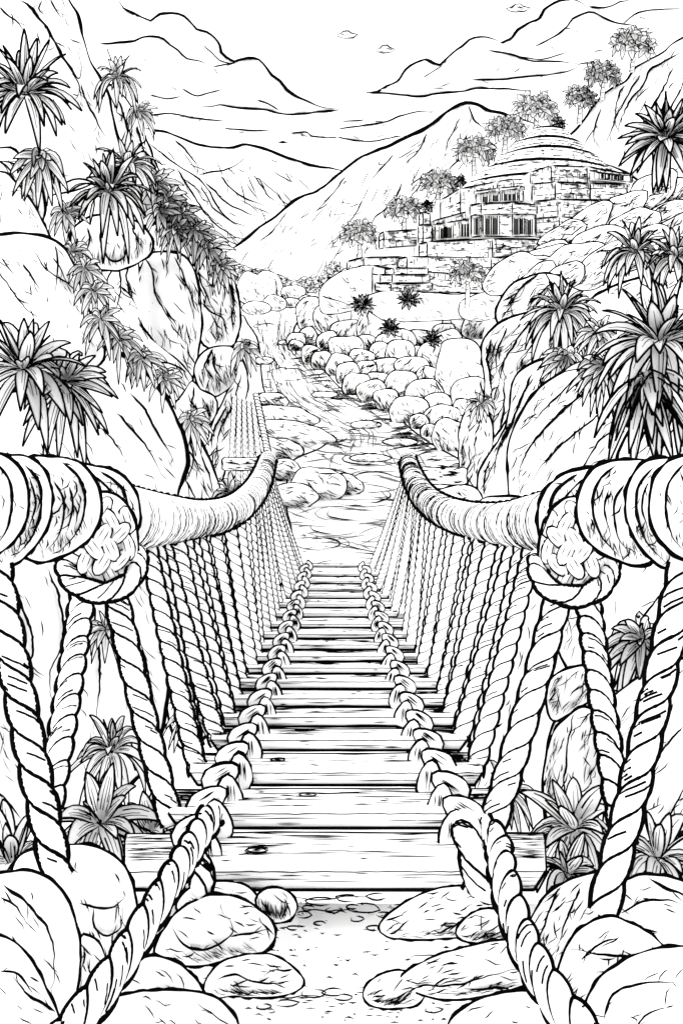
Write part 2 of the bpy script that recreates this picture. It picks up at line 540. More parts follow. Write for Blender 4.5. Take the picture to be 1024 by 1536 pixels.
# ---------------------------------------------------------------- ground and river
ZR = -8.0
RIV_L = [(352,470),(366,474),(372,486),(385,505),(390,530),(392,560),(398,590),(420,612),(455,640),(495,655),(480,672),(440,690),(432,715),(428,740),(430,765),(436,790),(440,830),(425,870),(400,920)]
RIV_R = [(470,462),(458,470),(442,490),(440,510),(455,530),(485,555),(515,585),(560,600),(590,620),(618,645),(650,668),(690,690),(700,705),(690,725),(660,740),(640,760),(625,790),(615,830),(615,870),(640,920)]
def build_ground():
    # the ledge at the trail head, dropping to the valley floor, which runs to the horizon
    mb = MB(); xs = [-4000,-1200,-400,-120,-50,-24,-12,-8,-6,-5,-4,-3,-2,-1,0,1,2,3,4,5,6,8,12,24,50,120,400,1200,4000]
    ys = [-60,-20,-6,-3,-1,0,1,1.6,2.0,2.3,2.55,2.8,3.1,3.6,4.5,6,8,11,16,30,60,120,260,500,900,1600,3000,6000]
    def z(x, y):
        if y < 2.75: return .03*noise.noise(Vector((x*1.3, y*1.3, 0)))
        if y < 16: return lerp(0, ZR - .25, ((y - 2.75) / 13.25) ** .6)
        return ZR - .25
    vs = [Vector((x, y, z(x, y))) for y in ys for x in xs]; n = len(xs)
    fs = [(j*n+i, j*n+i+1, (j+1)*n+i+1, (j+1)*n+i) for j in range(len(ys)-1) for i in range(n-1)]
    mb.add(vs, fs, 0)
    def g(px, py):
        p = on_plane(px, py, .035); return p
    # pebbles' outlines, chips and dust marks trodden into the trail
    for _ in range(200):
        px, py = R.uniform(300, 740), R.uniform(1345, 1535)
        l = R.uniform(3, 16)
        stroke(mb, g, [(px, py), (px + l*.5, py + R.uniform(-2, 2)), (px + l, py + R.uniform(-1, 2))], R.uniform(.8, 2.0), 1, .3, .4)
    for cx, cy, rx, ry in [(480,1352,22,6),(520,1347,18,5),(545,1362,25,7),(455,1372,12,5),(590,1380,16,6),(500,1365,12,4),(565,1345,14,5),
                           (470,1490,18,6),(500,1488,16,6),(515,1496,12,5),(430,1505,16,5),(535,1378,10,4),(600,1505,12,4),(462,1362,9,4),(575,1372,12,4),(528,1360,9,3),(612,1362,12,4),(440,1392,9,3),(560,1392,11,4),(480,1385,9,3),(650,1515,12,4),(395,1510,11,4)]:
        k = R.uniform(0, 6)
        q = [(cx + rx*math.cos(k + a*.6)*(1+.1*R.gauss(0,1)), cy + ry*math.sin(k + a*.6)) for a in range(10)]
        stroke(mb, g, q, 1.5, 1, .1, .2)
    for a, b in [((430,1345),(575,1350)),((440,1358),(560,1372)),((620,1470),(520,1490)),((360,1490),(520,1500)),((700,1425),(600,1440))]:
        stroke(mb, g, [a, (lerp(a[0],b[0],.35), lerp(a[1],b[1],.35)+3), (lerp(a[0],b[0],.7), lerp(a[1],b[1],.7)-3), b], 1.3, 1, .3, .5, 3)
    o = mb.build('ground', [M_EARTH, M_INK], None, (0, 0, 0)); tag(o, kind='structure')
build_ground()

def build_river():
    mb = MB()
    L = cat(RIV_L, False, 8); Rr = cat(RIV_R, False, 8)
    def samp(P, u):
        x = u * (len(P) - 1); i = min(int(x), len(P) - 2); f = x - i
        return (lerp(P[i][0], P[i+1][0], f), lerp(P[i][1], P[i+1][1], f))
    N, K = 90, 8
    # the shared sheet is wider than the drawn banks, stones lie along its edges
    vs = []
    for i in range(N + 1):
        a, b = samp(L, i/N), samp(Rr, i/N)
        for k in range(K + 1):
            f = lerp(-.12, 1.12, k/K)
            x, y = lerp(a[0], b[0], f), lerp(a[1], b[1], f)
            vs.append(on_plane(x, max(y, 460), ZR))
    fs = [(i*(K+1)+k, i*(K+1)+k+1, (i+1)*(K+1)+k+1, (i+1)*(K+1)+k) for i in range(N) for k in range(K)]
    mb.add(vs, fs, 0)
    def g(px, py): return on_plane(px, py, ZR + .05)
    def flow(u, v):
        a, b = samp(L, u), samp(Rr, u)
        return (lerp(a[0], b[0], v), lerp(a[1], b[1], v))
    def run(n, l, w, mi, vr=(.04, .96), ur=(.02, .98)):
        for _ in range(n):
            u, v = R.uniform(*ur), R.uniform(*vr); ll = R.uniform(*l); s = R.random()*50
            q = []
            for i in range(9):
                uu = min(.99, u + ll*i/9)
                x, y = flow(uu, min(.99, max(.01, v + .035*n1(i*.35, s))))
                q.append((x + 3*n1(i*.5, s+2), y))
            stroke(mb, g, q, w*R.uniform(.6, 1.3), mi, .35, .5, .8, 4)
    run(90, (.05, .15), 1.0, 2, (.04, .96), (.02, .5)); run(26, (.03, .07), .9, 1, (.04, .96), (.02, .5)); run(60, (.01, .05), .9, 1, (.05, .95), (.0, .3))
    # the near pool: slow curling lines that bend from bank to bank
    for _ in range(80):
        cy = R.uniform(650, 850); cx = R.uniform(*((470, 640) if cy < 740 else (440, 615))); l = R.uniform(14, 60); A = R.uniform(3, 13)*R.choice((-1, 1)); p0 = R.uniform(0, 3)
        q = [(cx - l + 2*l*i/10, cy + A*math.sin(p0 + 2.6*i/10) + .12*l*(i/10 - .5)) for i in range(11)]
        stroke(mb, g, q, R.uniform(.8, 1.3), R.choice((2, 2, 2, 2, 1)), .4, .5, 1.0, 4)
    # short level ripples, denser below the banks
    for _ in range(170):
        u = R.uniform(.03, .97); v = R.choice((R.uniform(0, .22), R.uniform(.78, 1), R.uniform(0, 1)))
        x, y = flow(u, v); l = R.uniform(4, 26) * interp(y, [470, 560, 850], [.6, 1, 1.3])
        stroke(mb, g, [(x - l/2, y + R.uniform(-1, 1)), (x, y - R.uniform(0, 2)), (x + l/2, y + R.uniform(-1, 1.5))], R.uniform(.7, 1.5), R.choice((1, 1, 2)), .4, .5, .6, 4)
    for _ in range(80):        # dark water under the right bank
        u = R.uniform(.12, .60); x, y = flow(u, R.uniform(.86, 1.03)); l = R.uniform(8, 34)
        stroke(mb, g, [(x - l, y + 1.5 + R.uniform(0, 3)), (x - l*.4, y + R.uniform(0, 2)), (x + 4, y)], R.uniform(.8, 1.6), 1, .6, .1, .5, 4)
    # swirls round the stones
    for cx, cy, rx, ry in [(570,637,30,9),(600,664,36,8),(553,688,40,10),(507,603,22,6),(398,542,18,8),(433,560,26,8),(430,518,14,4),(545,742,40,14),(500,790,34,12),
                           (560,720,34,14),(530,770,40,10),(480,815,30,9),(470,520,20,5),(400,490,16,4),(560,800,30,12),(500,655,20,9)]:
        for k in range(3):
            s = 1 + .22*k; a0 = R.uniform(0, 6.28); sp = R.uniform(1.6, 3.6)
            q = [(cx + rx*s*math.cos(a0 + sp*i/9) + 1.5*R.gauss(0, .4), cy + ry*s*math.sin(a0 + sp*i/9)*(.9)) for i in range(10)]
            stroke(mb, g, q, (1.4 if k < 1 else .9), 1 if k < 1 else 2, .3, .4, .6, 4)
    for i, sgn in ((0, 0), (1, 1)):
        P = L if i == 0 else Rr
        q = [g(x, y) for x, y in P if y > 463]
        line3(mb, q, 1.6, 1, .02, .02, .6)
    o = mb.build('river', [M_WATER, M_INK, M_PALE], None, (0, 60, ZR)); tag(o, kind='structure')
build_river()

# ---------------------------------------------------------------- the rope bridge
YP = [405,411,425,436,447,458,472,486,502,518,535,553,571,594,621,651,687,740,805,899]
DY = {p: None for p in YP}
_hw = [(405,64),(430,72),(458,86),(486,104),(518,116),(562,128),(582,139),(607,155),(636,171),(669,190),(713,219),(772,256),(852,318),(899,335)]
def deckY(yp):
    hw = interp(yp, [a for a, b in _hw], [b for a, b in _hw])
    return interp(yp, [405, 430, 486, 562, 607, 669, 713, 772, 852, 899], [14.2, 12.5, 9.6, 6.75, 5.45, 4.42, 3.87, 3.31, 2.72, 2.5])
def deck(px, py, up=0.0):
    p = at(px, py, deckY(py - HY)); p.z += up; return p

bridge = thing('rope_bridge', 'plank and rope suspension bridge running from the stony ledge down toward the river', 'bridge', (0, 2.7, 0))
PW = [W for W in (50, 54, 60, 64, 70, 78, 88, 96, 108, 114, 121, 127, 134, 147, 162, 177, 193, 221, 256, 318)]
def plank(i):
    y0, y1 = HY + YP[i], HY + YP[i+1]
    gap = max(.7, (y1 - y0) * .045)
    Y1, Y0 = deckY(YP[i+1]), deckY(YP[i])
    th = lerp(.03, .06, i/18)
    hl, hr = PW[i+1] + R.uniform(-6, 5), PW[i+1] + R.uniform(-6, 5)
    if i == 18: hl, hr = 320, 312
    yf = y1 - gap
    xl, xr = (506 - hl - CX)/F*Y1, (506 + hr - CX)/F*Y1
    zf = EYE - (yf - HY)/F*Y1 + th
    zb = EYE - (y0 - HY)/F*Y0
    mb = MB()
    e = .012 + .01*R.random()
    ch = .055 if i > 14 else .02
    # corners (front, back, and splintered ends)
    n = 14
    def sec(x, dz0=0, cut=0):
        s = i*3.1 + x*2.2; xb = x*(Y0/Y1)*.985
        w_ = .006*noise.noise(Vector((s, 0, 0)))
        return [Vector((x, Y1 + cut*.3, zf - th)), Vector((x, Y1, zf - e*.4 + w_)), Vector((x, Y1 + e, zf + w_)), Vector((xb, Y0 - e, zb + w_)), Vector((xb, Y0, zb - e*.6)), Vector((xb, Y0, zb - th))]
    secs = []
    for k in range(n + 1):
        x = lerp(xl, xr, k/n); s = sec(x)
        if k in (0, n):   # sloping sawn ends
            d = ch if k == 0 else -ch
            s[0].x += d*.6; s[5].x += d*.6
        secs.append(s)
    vs = [v for s in secs for v in s]; fs = []
    for k in range(n):
        for j in range(6):
            j2 = (j+1) % 6
            fs.append((k*6+j, k*6+j2, (k+1)*6+j2, (k+1)*6+j))
    fs.append((5,4,3,2,1,0)); fs.append(tuple(n*6+j for j in range(6)))
    mb.add(vs, fs, 0)
    W = interp(i, [0, 8, 18], [1.1, 1.6, 3.0])
    for j, wf in ((0, 1.15), (1, .35), (3, .8)):
        q = [s[j] + Vector((0, -.002, .001)) for s in secs]
        q = [q[0].lerp(q[-1], t/40) + Vector((0, 0, .003*n1(t*.8, i+j))) for t in range(41)] if j == 1 else q
        mb.tube(q, [W*wf*.5*p.y/F*(.75+.5*abs(n1(k*.7, i*3+j))) for k, p in enumerate(q)], 1, 5)
    for s in (secs[0], secs[-1]):
        for a, b in ((0, 1), (1, 3), (0, 5), (5, 4)):
            mb.tube([s[a], s[b]], [W*.45*s[a].y/F]*2, 1, 4)
    # grain on the top and the front face
    def top(u, v):
        a = secs[0][2].lerp(secs[-1][2], u); b = secs[0][3].lerp(secs[-1][3], u)
        return a.lerp(b, v) + Vector((0, 0, .006))
    def front(u, v):
        a = secs[0][0].lerp(secs[-1][0], u); b = secs[0][1].lerp(secs[-1][1], u)
        return a.lerp(b, v) + Vector((0, -.006, 0))
    px_d = (y1 - y0)
    ng = int(10 + px_d * 1.1)
    for fn, m in ((top, int(ng*1.1)), (front, int(ng * .25))):
        for _ in range(m):
            u = R.random(); l = R.choice((R.uniform(.02, .08), R.uniform(.05, .3)))
            v = R.uniform(.04, .96)
            if R.random() < .4: u = R.choice((0, 1 - l))
            k = max(4, int(l*36)); s = R.random()*40
            q = [fn(min(1, max(0, u + l*t/k)), min(.97, max(.03, v + .05*n1(t*.3, s)))) for t in range(k+1)]
            line3(mb, q, interp(i, [0, 8, 18], [.5, .7, 1.05])*R.uniform(.5, 1.2), 1, .3, .5)
    if i >= 9:
        for _ in range(R.choice((1, 2, 3)) if i > 13 else 1):
            cu, cv = R.choice((R.uniform(.03, .09), R.uniform(.91, .97), R.uniform(.2, .8))), R.uniform(.35, .7)
            q = [top(cu + .026*math.cos(a*2*PI/14), cv + .085*math.sin(a*2*PI/14)) for a in range(15)]
            line3(mb, q, 1.1, 1, .05, .05)
            line3(mb, [top(cu - .012 + .024*t/4, cv + .01*math.sin(t)) for t in range(5)], 1.3, 1, .4, .4)
            for sg_ in (-1, 1):
                line3(mb, [top(min(1, max(0, cu + (t - 6)*.011)), cv + sg_*(.12 - .004*abs(t - 6)*1.4)) for t in range(13)], .8, 1, .4, .4)
    o = part(mb, 'plank', [M_WOOD, M_INK], bridge)
    return secs
ENDS = {}
for i in range(19):
    s = plank(i); ENDS[i] = (s[0][2].lerp(s[0][3], .5), s[-1][2].lerp(s[-1][3], .5))

# hand ropes -------------------------------------------------------------
HL = [(-330,700,1.3,210),(-160,735,1.6,190),(0,765,2.05,168),(55,768,2.5,148),(110,772,3.0,128),(160,776,3.6,108),(210,779,4.3,88),(255,780,4.9,70),(300,779,5.6,55),(345,768,6.8,46),(375,745,8.2,39),(392,718,10.4,31),(402,688,13.6,24)]
HR = [(1380,708,1.3,210),(1190,745,1.6,190),(1024,775,2.05,170),(960,776,2.5,152),(905,778,3.0,130),(860,782,3.6,110),(808,784,4.3,84),(760,786,4.9,64),(712,781,5.6,52),(668,768,6.8,45),(638,747,8.2,38),(621,720,10.4,31),(611,690,13.6,24)]
def hand(P):
    q = cat(P, False, 6)
    return [at(x, y, Y) for x, y, Y, d in q], [d*Y/F*.5 for x, y, Y, d in q]
def curve_at(P, Y):
    xs = [p[2] for p in P]
    return at(interp(Y, xs, [p[0] for p in P]), interp(Y, xs, [p[1] for p in P]), Y), interp(Y, xs, [p[3]*p[2]/F*.5 for p in P])
HANDS = []
for P, hnd in ((HL, -1), (HR, 1)):
    pts, rads = hand(P)
    S = [0]
    for i in range(1, len(pts)): S.append(S[-1] + (pts[i]-pts[i-1]).length)
    mb = MB()
    def rf(s, S=S, rads=rads): return interp(s, S, rads)
    ys = [p.y for p in pts]
    cut = next(i for i, p in enumerate(pts) if p.y > 3.75)
    # near the ledge the rope is wound with heavy coils; beyond the knot it is served with thin cord
    fr, ph = ropes(mb, pts[:cut+1], lambda s: rf(s)*interp(s, [S[cut]-.7, S[cut]], [.5, .8]), .9, 1, .05, 4, 2, 24, 0, .6, 22, hnd)
    s0 = S[cut]
    def pf(s, s0=s0): return interp(s, [0, 1.0, 3, 6, 11], [.10, .14, .20, .30, .45])
    pts2, r2 = pts[cut:], rads[cut:]
    S2 = [x - s0 for x in S[cut:]]
    fr2, ph2 = ropes(mb, pts2, lambda s: interp(s, S2, r2), pf, 1, .08, 3.8, 1.3, 20, 0, 0, 18, hnd)
    for _ in range(170):      # loose turns of the serving
        i = R.randrange(1, len(fr2) - 14); m = R.randrange(3, 9); q0 = R.uniform(.2, 2.4); g, rd = [], []
        for i2 in range(i, min(len(fr2), i + m)):
            p, t, sd, ft, Rr = fr2[i2]; th = q0 + hnd*(ph2[i2] - ph2[i])
            g.append(p + sd*(Rr*1.005*math.cos(th)) + ft*(Rr*1.005*math.sin(th))); rd.append(.8*.5*p.y/F)
        if len(g) > 2: mb.tube(g, rd, 1, 3)
    # end cap at the far anchor
    e, t = pts[-1], (pts[-1] - pts[-3]).normalized()
    o = part(mb, 'hand_rope', [M_ROPE, M_INK], bridge); HANDS.append(o)
    mir = (lambda x: x) if hnd < 0 else (lambda x: 1016 - x)
    for q, (rim, Yc, arcs) in enumerate((
        ([(-90,676),(-20,678),(14,688),(34,712),(42,745),(38,782),(18,814),(-8,832),(-60,852),(-150,850),(-160,700)], 2.0, [[(-10,690),(14,720),(18,760),(8,800),(-14,826)],[(-2,700),(-14,740),(-8,790),(-20,820)]]),
        ([(-30,690),(20,683),(50,690),(68,708),(77,738),(76,770),(64,802),(44,828),(16,847),(-30,850),(-60,800),(-50,730)], 2.25, [[(36,696),(58,722),(62,762),(48,806),(20,838)],[(46,720),(54,756),(42,796)]]),
        ([(40,692),(80,686),(112,691),(132,706),(147,732),(151,764),(144,792),(124,816),(96,832),(58,842),(30,820),(40,750)], 2.5, [[(92,692),(118,716),(128,752),(118,794),(88,830)],[(80,720),(96,752),(90,800),(70,826)],[(104,730),(110,760),(100,800)]]),
        ([(110,704),(150,701),(180,712),(200,734),(209,764),(206,795),(190,815),(165,822),(120,830),(105,780)], 3.55, [[(150,706),(182,730),(192,764),(186,806)],[(140,712),(168,740),(176,770)]]))):
        L_ = Lump([(mir(x), y + (5 if hnd > 0 else 0)) for x, y in rim], Yc*.97, .13, wob=1.0, lump=.02, step=6)
        mc = MB(); L_.mesh(mc); L_.contour(mc, 6.2)
        dy = 5 if hnd > 0 else 0
        for k, ar in enumerate(arcs): L_.crack(mc, [(mir(x), y + dy) for x, y in ar], 3.0 if k == 0 else 2.0, 2, 1.0)
        # the yarns of each coil: slanting strokes between the arcs
        for _ in range(26):
            x, y = L_.inside(.88); a = math.radians(R.choice((62, 70, 115, 80))) ; a = a if hnd < 0 else PI - a; l = R.uniform(12, 34)
            q_ = L_.clipped([(x, y), (x + .5*l*math.cos(a), y + .5*l*math.sin(a)), (x + l*math.cos(a + .35), y + l*math.sin(a + .35))])
            if len(q_) > 1: stroke(mc, L_.surf, q_, R.uniform(.9, 1.9), 1, .25, .4)
        L_.ticks(mc, 26, 75, 1.0, (5, 12)); L_.hatch(mc, 30, 150, 250, 34, (8, 22), 1.2)
        part(mc, 'coil', [M_ROPE, M_INK], bridge, o)

def braid(owner, path, wpx, Y_of, step=.42, side0=1, w=2.2, up=0.0):
    """a plaited lashing: rounded lobes laid alternately left and right along a path of sightings"""
    q = cat(path, False, 2)
    acc, need, sg, k = 0, 0, side0, 0
    for i in range(1, len(q) - 1):
        acc += math.dist(q[i], q[i-1]); x, y = q[i]; W = wpx(y)
        if acc < need: continue
        need = acc + W * step; sg = -sg; k += 1
        tx, ty = q[i+1][0] - q[i-1][0], q[i+1][1] - q[i-1][1]; l = math.hypot(tx, ty); tx, ty = tx/l, ty/l
        nx, ny = -ty, tx
        cx, cy = x + nx*sg*W*.2, y + ny*sg*W*.2
        an = math.atan2(ty, tx) + sg*.55
        ca, sa = math.cos(an), math.sin(an)
        rim = []
        for a in range(12):
            b = 2*PI*a/12; ex, ey = W*.52*math.cos(b), W*.31*math.sin(b)*(1 + .25*math.cos(b))
            rim.append((cx + ex*ca - ey*sa, cy + ex*sa + ey*ca))
        Y = Y_of(y) - (.0 + .012*(k % 2))
        s = Lump(rim, Y - .02, W*.22*Y/F, step=max(2, W*.12), wob=.02*W, lump=.02)
        mb = MB(); s.mesh(mb); s.contour(mb, w * interp(W, [14, 60], [.6, 1.7]))
        if W > 22:
            for _ in range(6):
                o_ = R.uniform(-.6, .6)*.5*W
                p = [(cx + ca*u*W - sa*o_*.6, cy + sa*u*W + ca*o_*.6) for u in (-.28, 0, R.uniform(.1, .3))]
                p = s.clipped(p)
                if len(p) > 1: stroke(mb, s.surf, p, 1.1, 1, .3, .5, .6, 4)
        elif W > 12:
            stroke(mb, s.surf, [(cx - ca*.25*W, cy - sa*.25*W), (cx + ca*.25*W, cy + sa*.25*W)], .7, 1, .3, .4, .2, 3)
        part(mb, 'loop', [M_ROPE, M_INK], bridge, owner)

LPATH = [(461,846),(450,890),(436,935),(420,985),(402,1040),(378,1095),(352,1150),(322,1210),(290,1285)]
RPATH = [(545,848),(556,890),(570,935),(586,985),(605,1045),(626,1100),(650,1155),(676,1210),(702,1262)]
for path, sg in ((LPATH, 1), (RPATH, -1)):
    mb = MB(); q = cat(path, False, 6)
    ropes(mb, [at(x, y, deckY(y - HY)*.955) for x, y in q], lambda s: .012, .12, 2, .2, 1, .8)
    o = part(mb, 'deck_lashing', [M_ROPE, M_INK], bridge)
    braid(o, path, lambda y: interp(y, [845, 900, 1000, 1100, 1200, 1290], [15, 21, 33, 47, 64, 76]), lambda y: deckY(y - HY)*.94, .33, sg)
# near ends of the lashings hang over the first plank
for pts, d in (([(278,1262,2.52),(296,1290,2.44),(304,1318,2.42),(300,1336,2.42)], 34), ([(698,1235,2.5),(704,1262,2.42),(714,1300,2.4),(716,1334,2.4)], 44)):
    q = [at(x, y, Y*.925) for x, y, Y in cat(pts, False, 4)]; mb = MB()
    ropes(mb, q, d*.5*2.24/F, .17, 2, .25, 4.2, 3.0, 14, 14)
    part(mb, 'lashing_tail', [M_ROPE, M_INK], bridge)
# guy ropes to the ledge
for pts in ([(318,1222,2.5,42),(290,1268,2.36,44),(262,1315,2.2,46),(228,1370,2.05,49),(190,1432,1.9,54),(150,1490,1.78,58),(95,1560,1.65,62)],
            [(724,1240,2.5,40),(745,1262,2.4,42),(752,1300,2.3,46),(766,1360,2.15,50),(792,1430,1.98,56),(830,1495,1.84,62),(880,1560,1.7,68)]):
    pts = [(x, y, Y*interp(y, [1220, 1300, 1560], [.97, .86, .70]), d) for x, y, Y, d in pts]
    q = cat(pts, False, 4); mb = MB(); P3 = [at(x, y, Y) for x, y, Y, d in q]; rd = [d*.43*Y/F for x, y, Y, d in q]
    S = [0]
    for i in range(1, len(P3)): S.append(S[-1] + (P3[i]-P3[i-1]).length)
    ropes(mb, P3, lambda s: interp(s, S, rd), .40, 3, .26, 5.0, 3.4, 24, 60, .4, 20, -1 if pts[0][0] > 500 else 1)
    part(mb, 'guy_rope', [M_ROPE, M_INK], bridge)

# hanger ropes -------------------------------------------------------------
def hanger(a, b, dpx_a, dpx_b, hnd, big=False):
    q = [a.lerp(b, t/24) + Vector((0, 0, -.02*math.sin(PI*t/24))) for t in range(25)]
    L = (a-b).length; ra, rb = dpx_a*.5*a.y/F, dpx_b*.5*b.y/F
    mb = MB(); Ym = (a.y + b.y)/2
    wo = interp(Ym, [2, 3.5, 6, 9, 14], [5.2, 4.0, 2.2, 1.3, .8])
    ropes(mb, q, lambda s: lerp(ra, rb, s/L), max(ra, rb)*interp(Ym, [3, 5, 9], [4.6, 3.6, 3.2]), 2, .24, wo, wo*interp(Ym, [2, 4, 6], [.66, .5, .4]), 12 if not big else 18, int(interp(Ym, [2, 5, 10], [46, 22, 6])), R.uniform(0, 6), 10, hnd)
    part(mb, 'hanger_rope', [M_ROPE, M_INK], bridge)
near = [  # top sighting, Y, px | bottom sighting, Y, px
    ((-6,850),2.05,42,(88,1318),1.86,40,1),((126,880),3.3,34,(74,1210),2.3,38,-1),
    ((172,885),3.5,34,(258,1236),3.1,32,1),
    ((1026,850),2.05,42,(902,1372),1.8,40,-1),((880,890),3.3,34,(935,1265),2.2,36,1),
    ((840,885),3.5,36,(738,1238),3.05,38,-1)]
for a, Ya, da, b, Yb, db, h in near:
    hanger(at(a[0], a[1], Ya), at(b[0], b[1], Yb), da, db, h, True)
for side in (0, 1):
    P = (HL, HR)[side]; n = 0
    for i in range(16, -1, -1):
        e = ENDS[i][side]
        for k in range(2):
            Yb = e.y + (k - .5) * interp(e.y, [3, 14], [.2, .35])
            f = (i*2 + k) / 34.0
            Yt = interp(Yb, [3.2, 6, 10, 14.2], [3.95, 6.1, 10.2, 13.5])
            Yt += R.uniform(-.16, .16) * (Yb/6 if Yb < 12 else .6); Yt = max(3.9, min(13.5, Yt))
            top, rr_ = curve_at(P, Yt)
            top = top + Vector((0, 0, -rr_*.8))
            ex = (-1 if side == 0 else 1)
            bot = Vector((e.x - ex*.05*(1-k), Yb, lerp(e.z, e.z, 0) - .0))
            d = interp(Yb, [3.2, 4.5, 6, 9, 14], [30, 24, 19, 13, 8.5])
            hanger(top, bot, d*Yb/Yt, d, -1 if side else 1)

# knots under the hand ropes, each with a collar of rope
for kx, sg in ((154, -1), (861, 1)):
    dy = 6 if sg > 0 else 0
    s = Lump([(kx-52,842+dy),(kx-50,800+dy),(kx-40,768+dy),(kx-12,742+dy),(kx+20,744+dy),(kx+44,770+dy),(kx+52,806+dy),(kx+50,846+dy),(kx+28,874+dy),(kx,882+dy),(kx-30,872+dy)], 2.9, .16, step=6, wob=.8, lump=.02)
    mb = MB(); s.mesh(mb); s.contour(mb, 5.5)
    for row, y in enumerate((764, 784, 804, 824, 844, 862)):      # the strands cross over and under
        for col in range(-2, 3):
            x = kx + col*25 + (12 if row % 2 else 0); y2 = y + dy + abs(x - kx)*-.12
            if s.t(x, y2) > .9: continue
            an = math.radians(58 if (row + (sg > 0)) % 2 else 122) + (x - kx)*.008; ca, sa = math.cos(an), math.sin(an); rim = []
            for k in range(12):
                bb = 2*PI*k/12; ex, ey = 21*math.cos(bb), 10.5*math.sin(bb)
                rim.append((x + ex*ca - ey*sa, y2 + ex*sa + ey*ca))
            rim = [p for p in rim if s.t(*p) < 1.0]
            if len(rim) < 8: continue
            Yk = s.depth(x, y2, s.t(x, y2))
            L_ = Lump(rim, Yk - .012, .03, step=3, wob=.5, lump=.02); L_.mesh(mb); L_.contour(mb, 2.7)
            for q_ in (-.3, .25):
                pp = L_.clipped([(x + ca*u*20 - sa*q_*16, y2 + sa*u*20 + ca*q_*16) for u in (-.6, -.2, .3, .6)], .9)
                if len(pp) > 1: stroke(mb, L_.surf, pp, .9, 1, .3, .5, .5, 4)
    s.hatch(mb, 20, 160, 250, 24, (6, 14), .8)
    kn = part(mb, 'knot', [M_ROPE, M_INK], bridge)
    mb = MB()
    P3 = [at(x, y, Y) for x, y, Y in cat([(kx-55,830+dy,2.95),(kx-53,856+dy,2.8),(kx-36,878+dy,2.74),(kx,889+dy,2.72),(kx+34,878+dy,2.74),(kx+51,856+dy,2.8),(kx+53,828+dy,2.95)], False, 4)]
    ropes(mb, P3, 13.5*2.85/F, .17, 2, .2, 4.4, 2.4, 16, 34)
    part(mb, 'collar', [M_ROPE, M_INK], bridge, kn)
# short anchor beams beside the far ends of the hand ropes
for x0, x1, y, Y, h in ((336, 398, 696, 14.2, 9), (622, 697, 714, 14.2, 12)):
    s = Lump([(x0, y-h), (lerp(x0,x1,.5), y-h), (x1, y-h), (x1+2, y), (x1, y+h), (lerp(x0,x1,.5), y+h), (x0, y+h), (x0-2, y)], Y, .12, step=3, wob=.5)
    mb = MB(); s.mesh(mb); s.contour(mb, 2.2); s.ticks(mb, 26, 0, 1.1, (5, 22), .1, 1, .08)
    part(mb, 'anchor_beam', [M_WOOD, M_INK], bridge)
# back stays climbing to the left rock beyond the far end
mb = MB()
for x0, y0, x1, y1, d in ((384,590,404,690,9),):
    ropes(mb, [at(lerp(x0,x1,t/10) - 5*math.sin(PI*t/10)*0 , lerp(y0,y1,t/10), lerp(16.5,13.7,t/10)) for t in range(11)], d*.5*14/F, .3, 2, .2, 1.6, 1.2, 10)
part(mb, 'back_stay', [M_ROPE, M_INK], bridge)
for k in range(5):
    mb = MB(); x0 = 352 + k*7; x1 = 345 + k*12
    ropes(mb, [at(lerp(x0,x1,t/10), lerp(596 + 2*k, 735, t/10), lerp(16.8, 14.4, t/10)) for t in range(11)], 4*14/F, .34, 2, .2, .9, .6, 10)
    part(mb, 'back_stay', [M_ROPE, M_INK], bridge)

# ---------------------------------------------------------------- mountains, clouds
def mountain(name, rim, Y, lines, kind='structure', flow=60, n=30, w=1.3, cracks=(), L=(12, 60), label=None, catg=None, mats=None, bulge=None, ncr=0, group=None, c=None):
    s, o = rock(name, label, catg, rim, Y, lines=lines, flow=flow, ncr=ncr, ntk=int(n*2.4), ndot=n//4, nh=0, tk=w*1.1, L=L, kind=kind,
                extra=[(q, z*1.1) for q, z in cracks], mats=mats, bulge=bulge, group=group, c=c)
    return s, o
ridge1 = [(215,190),(232,196),(250,199),(268,206),(285,213),(305,219),(330,222),(350,221),(370,217),(390,222),(415,230),(440,240),(470,248),(512,256),(545,268)]
mountain('mountain', ridge1 + [(560,320),(500,400),(350,410),(220,380),(150,300),(160,220)], 1500, [(ridge1, 2.6)], n=46, flow=48, w=1.1,
         cracks=[([(370,218),(352,232),(335,245),(318,255),(298,262)],1.6),([(372,219),(390,240),(405,258),(430,268),(455,278),(480,285)],1.6),([(250,200),(265,225),(290,250),(310,270),(320,292)],1.8),
                 ([(262,210),(285,232),(300,255)],1.3),([(305,270),(335,300),(365,318),(400,325)],1.2),([(380,262),(400,290),(420,308)],1.1),([(330,262),(350,285),(385,305),(410,312)],1.2),([(300,262),(350,250),(372,232)],1.3)])
ridge3 = [(225,215),(245,232),(262,245),(282,258),(298,268),(310,282),(320,298),(332,318),(345,330),(362,338),(380,346)]
mountain('mountain', ridge3 + [(395,360),(380,400),(300,420),(220,400),(180,300)], 1150, [(ridge3, 1.6)], n=30, flow=55, w=1.1,
         cracks=[([(265,250),(285,285),(310,320),(350,352)],1.3),([(300,275),(320,310),(350,335),(372,345)],1.2),([(312,325),(335,345),(365,362)],1.2)])
ridge2 = [(338,380),(350,372),(370,358),(390,340),(412,326),(430,311),(452,296),(480,284),(512,257),(528,245),(545,234),(566,226),(587,217),(610,205),(632,196),(650,184),(668,169),(682,160),(698,154),(715,157),(730,165),(750,169),(768,176),(790,182),(830,196)]
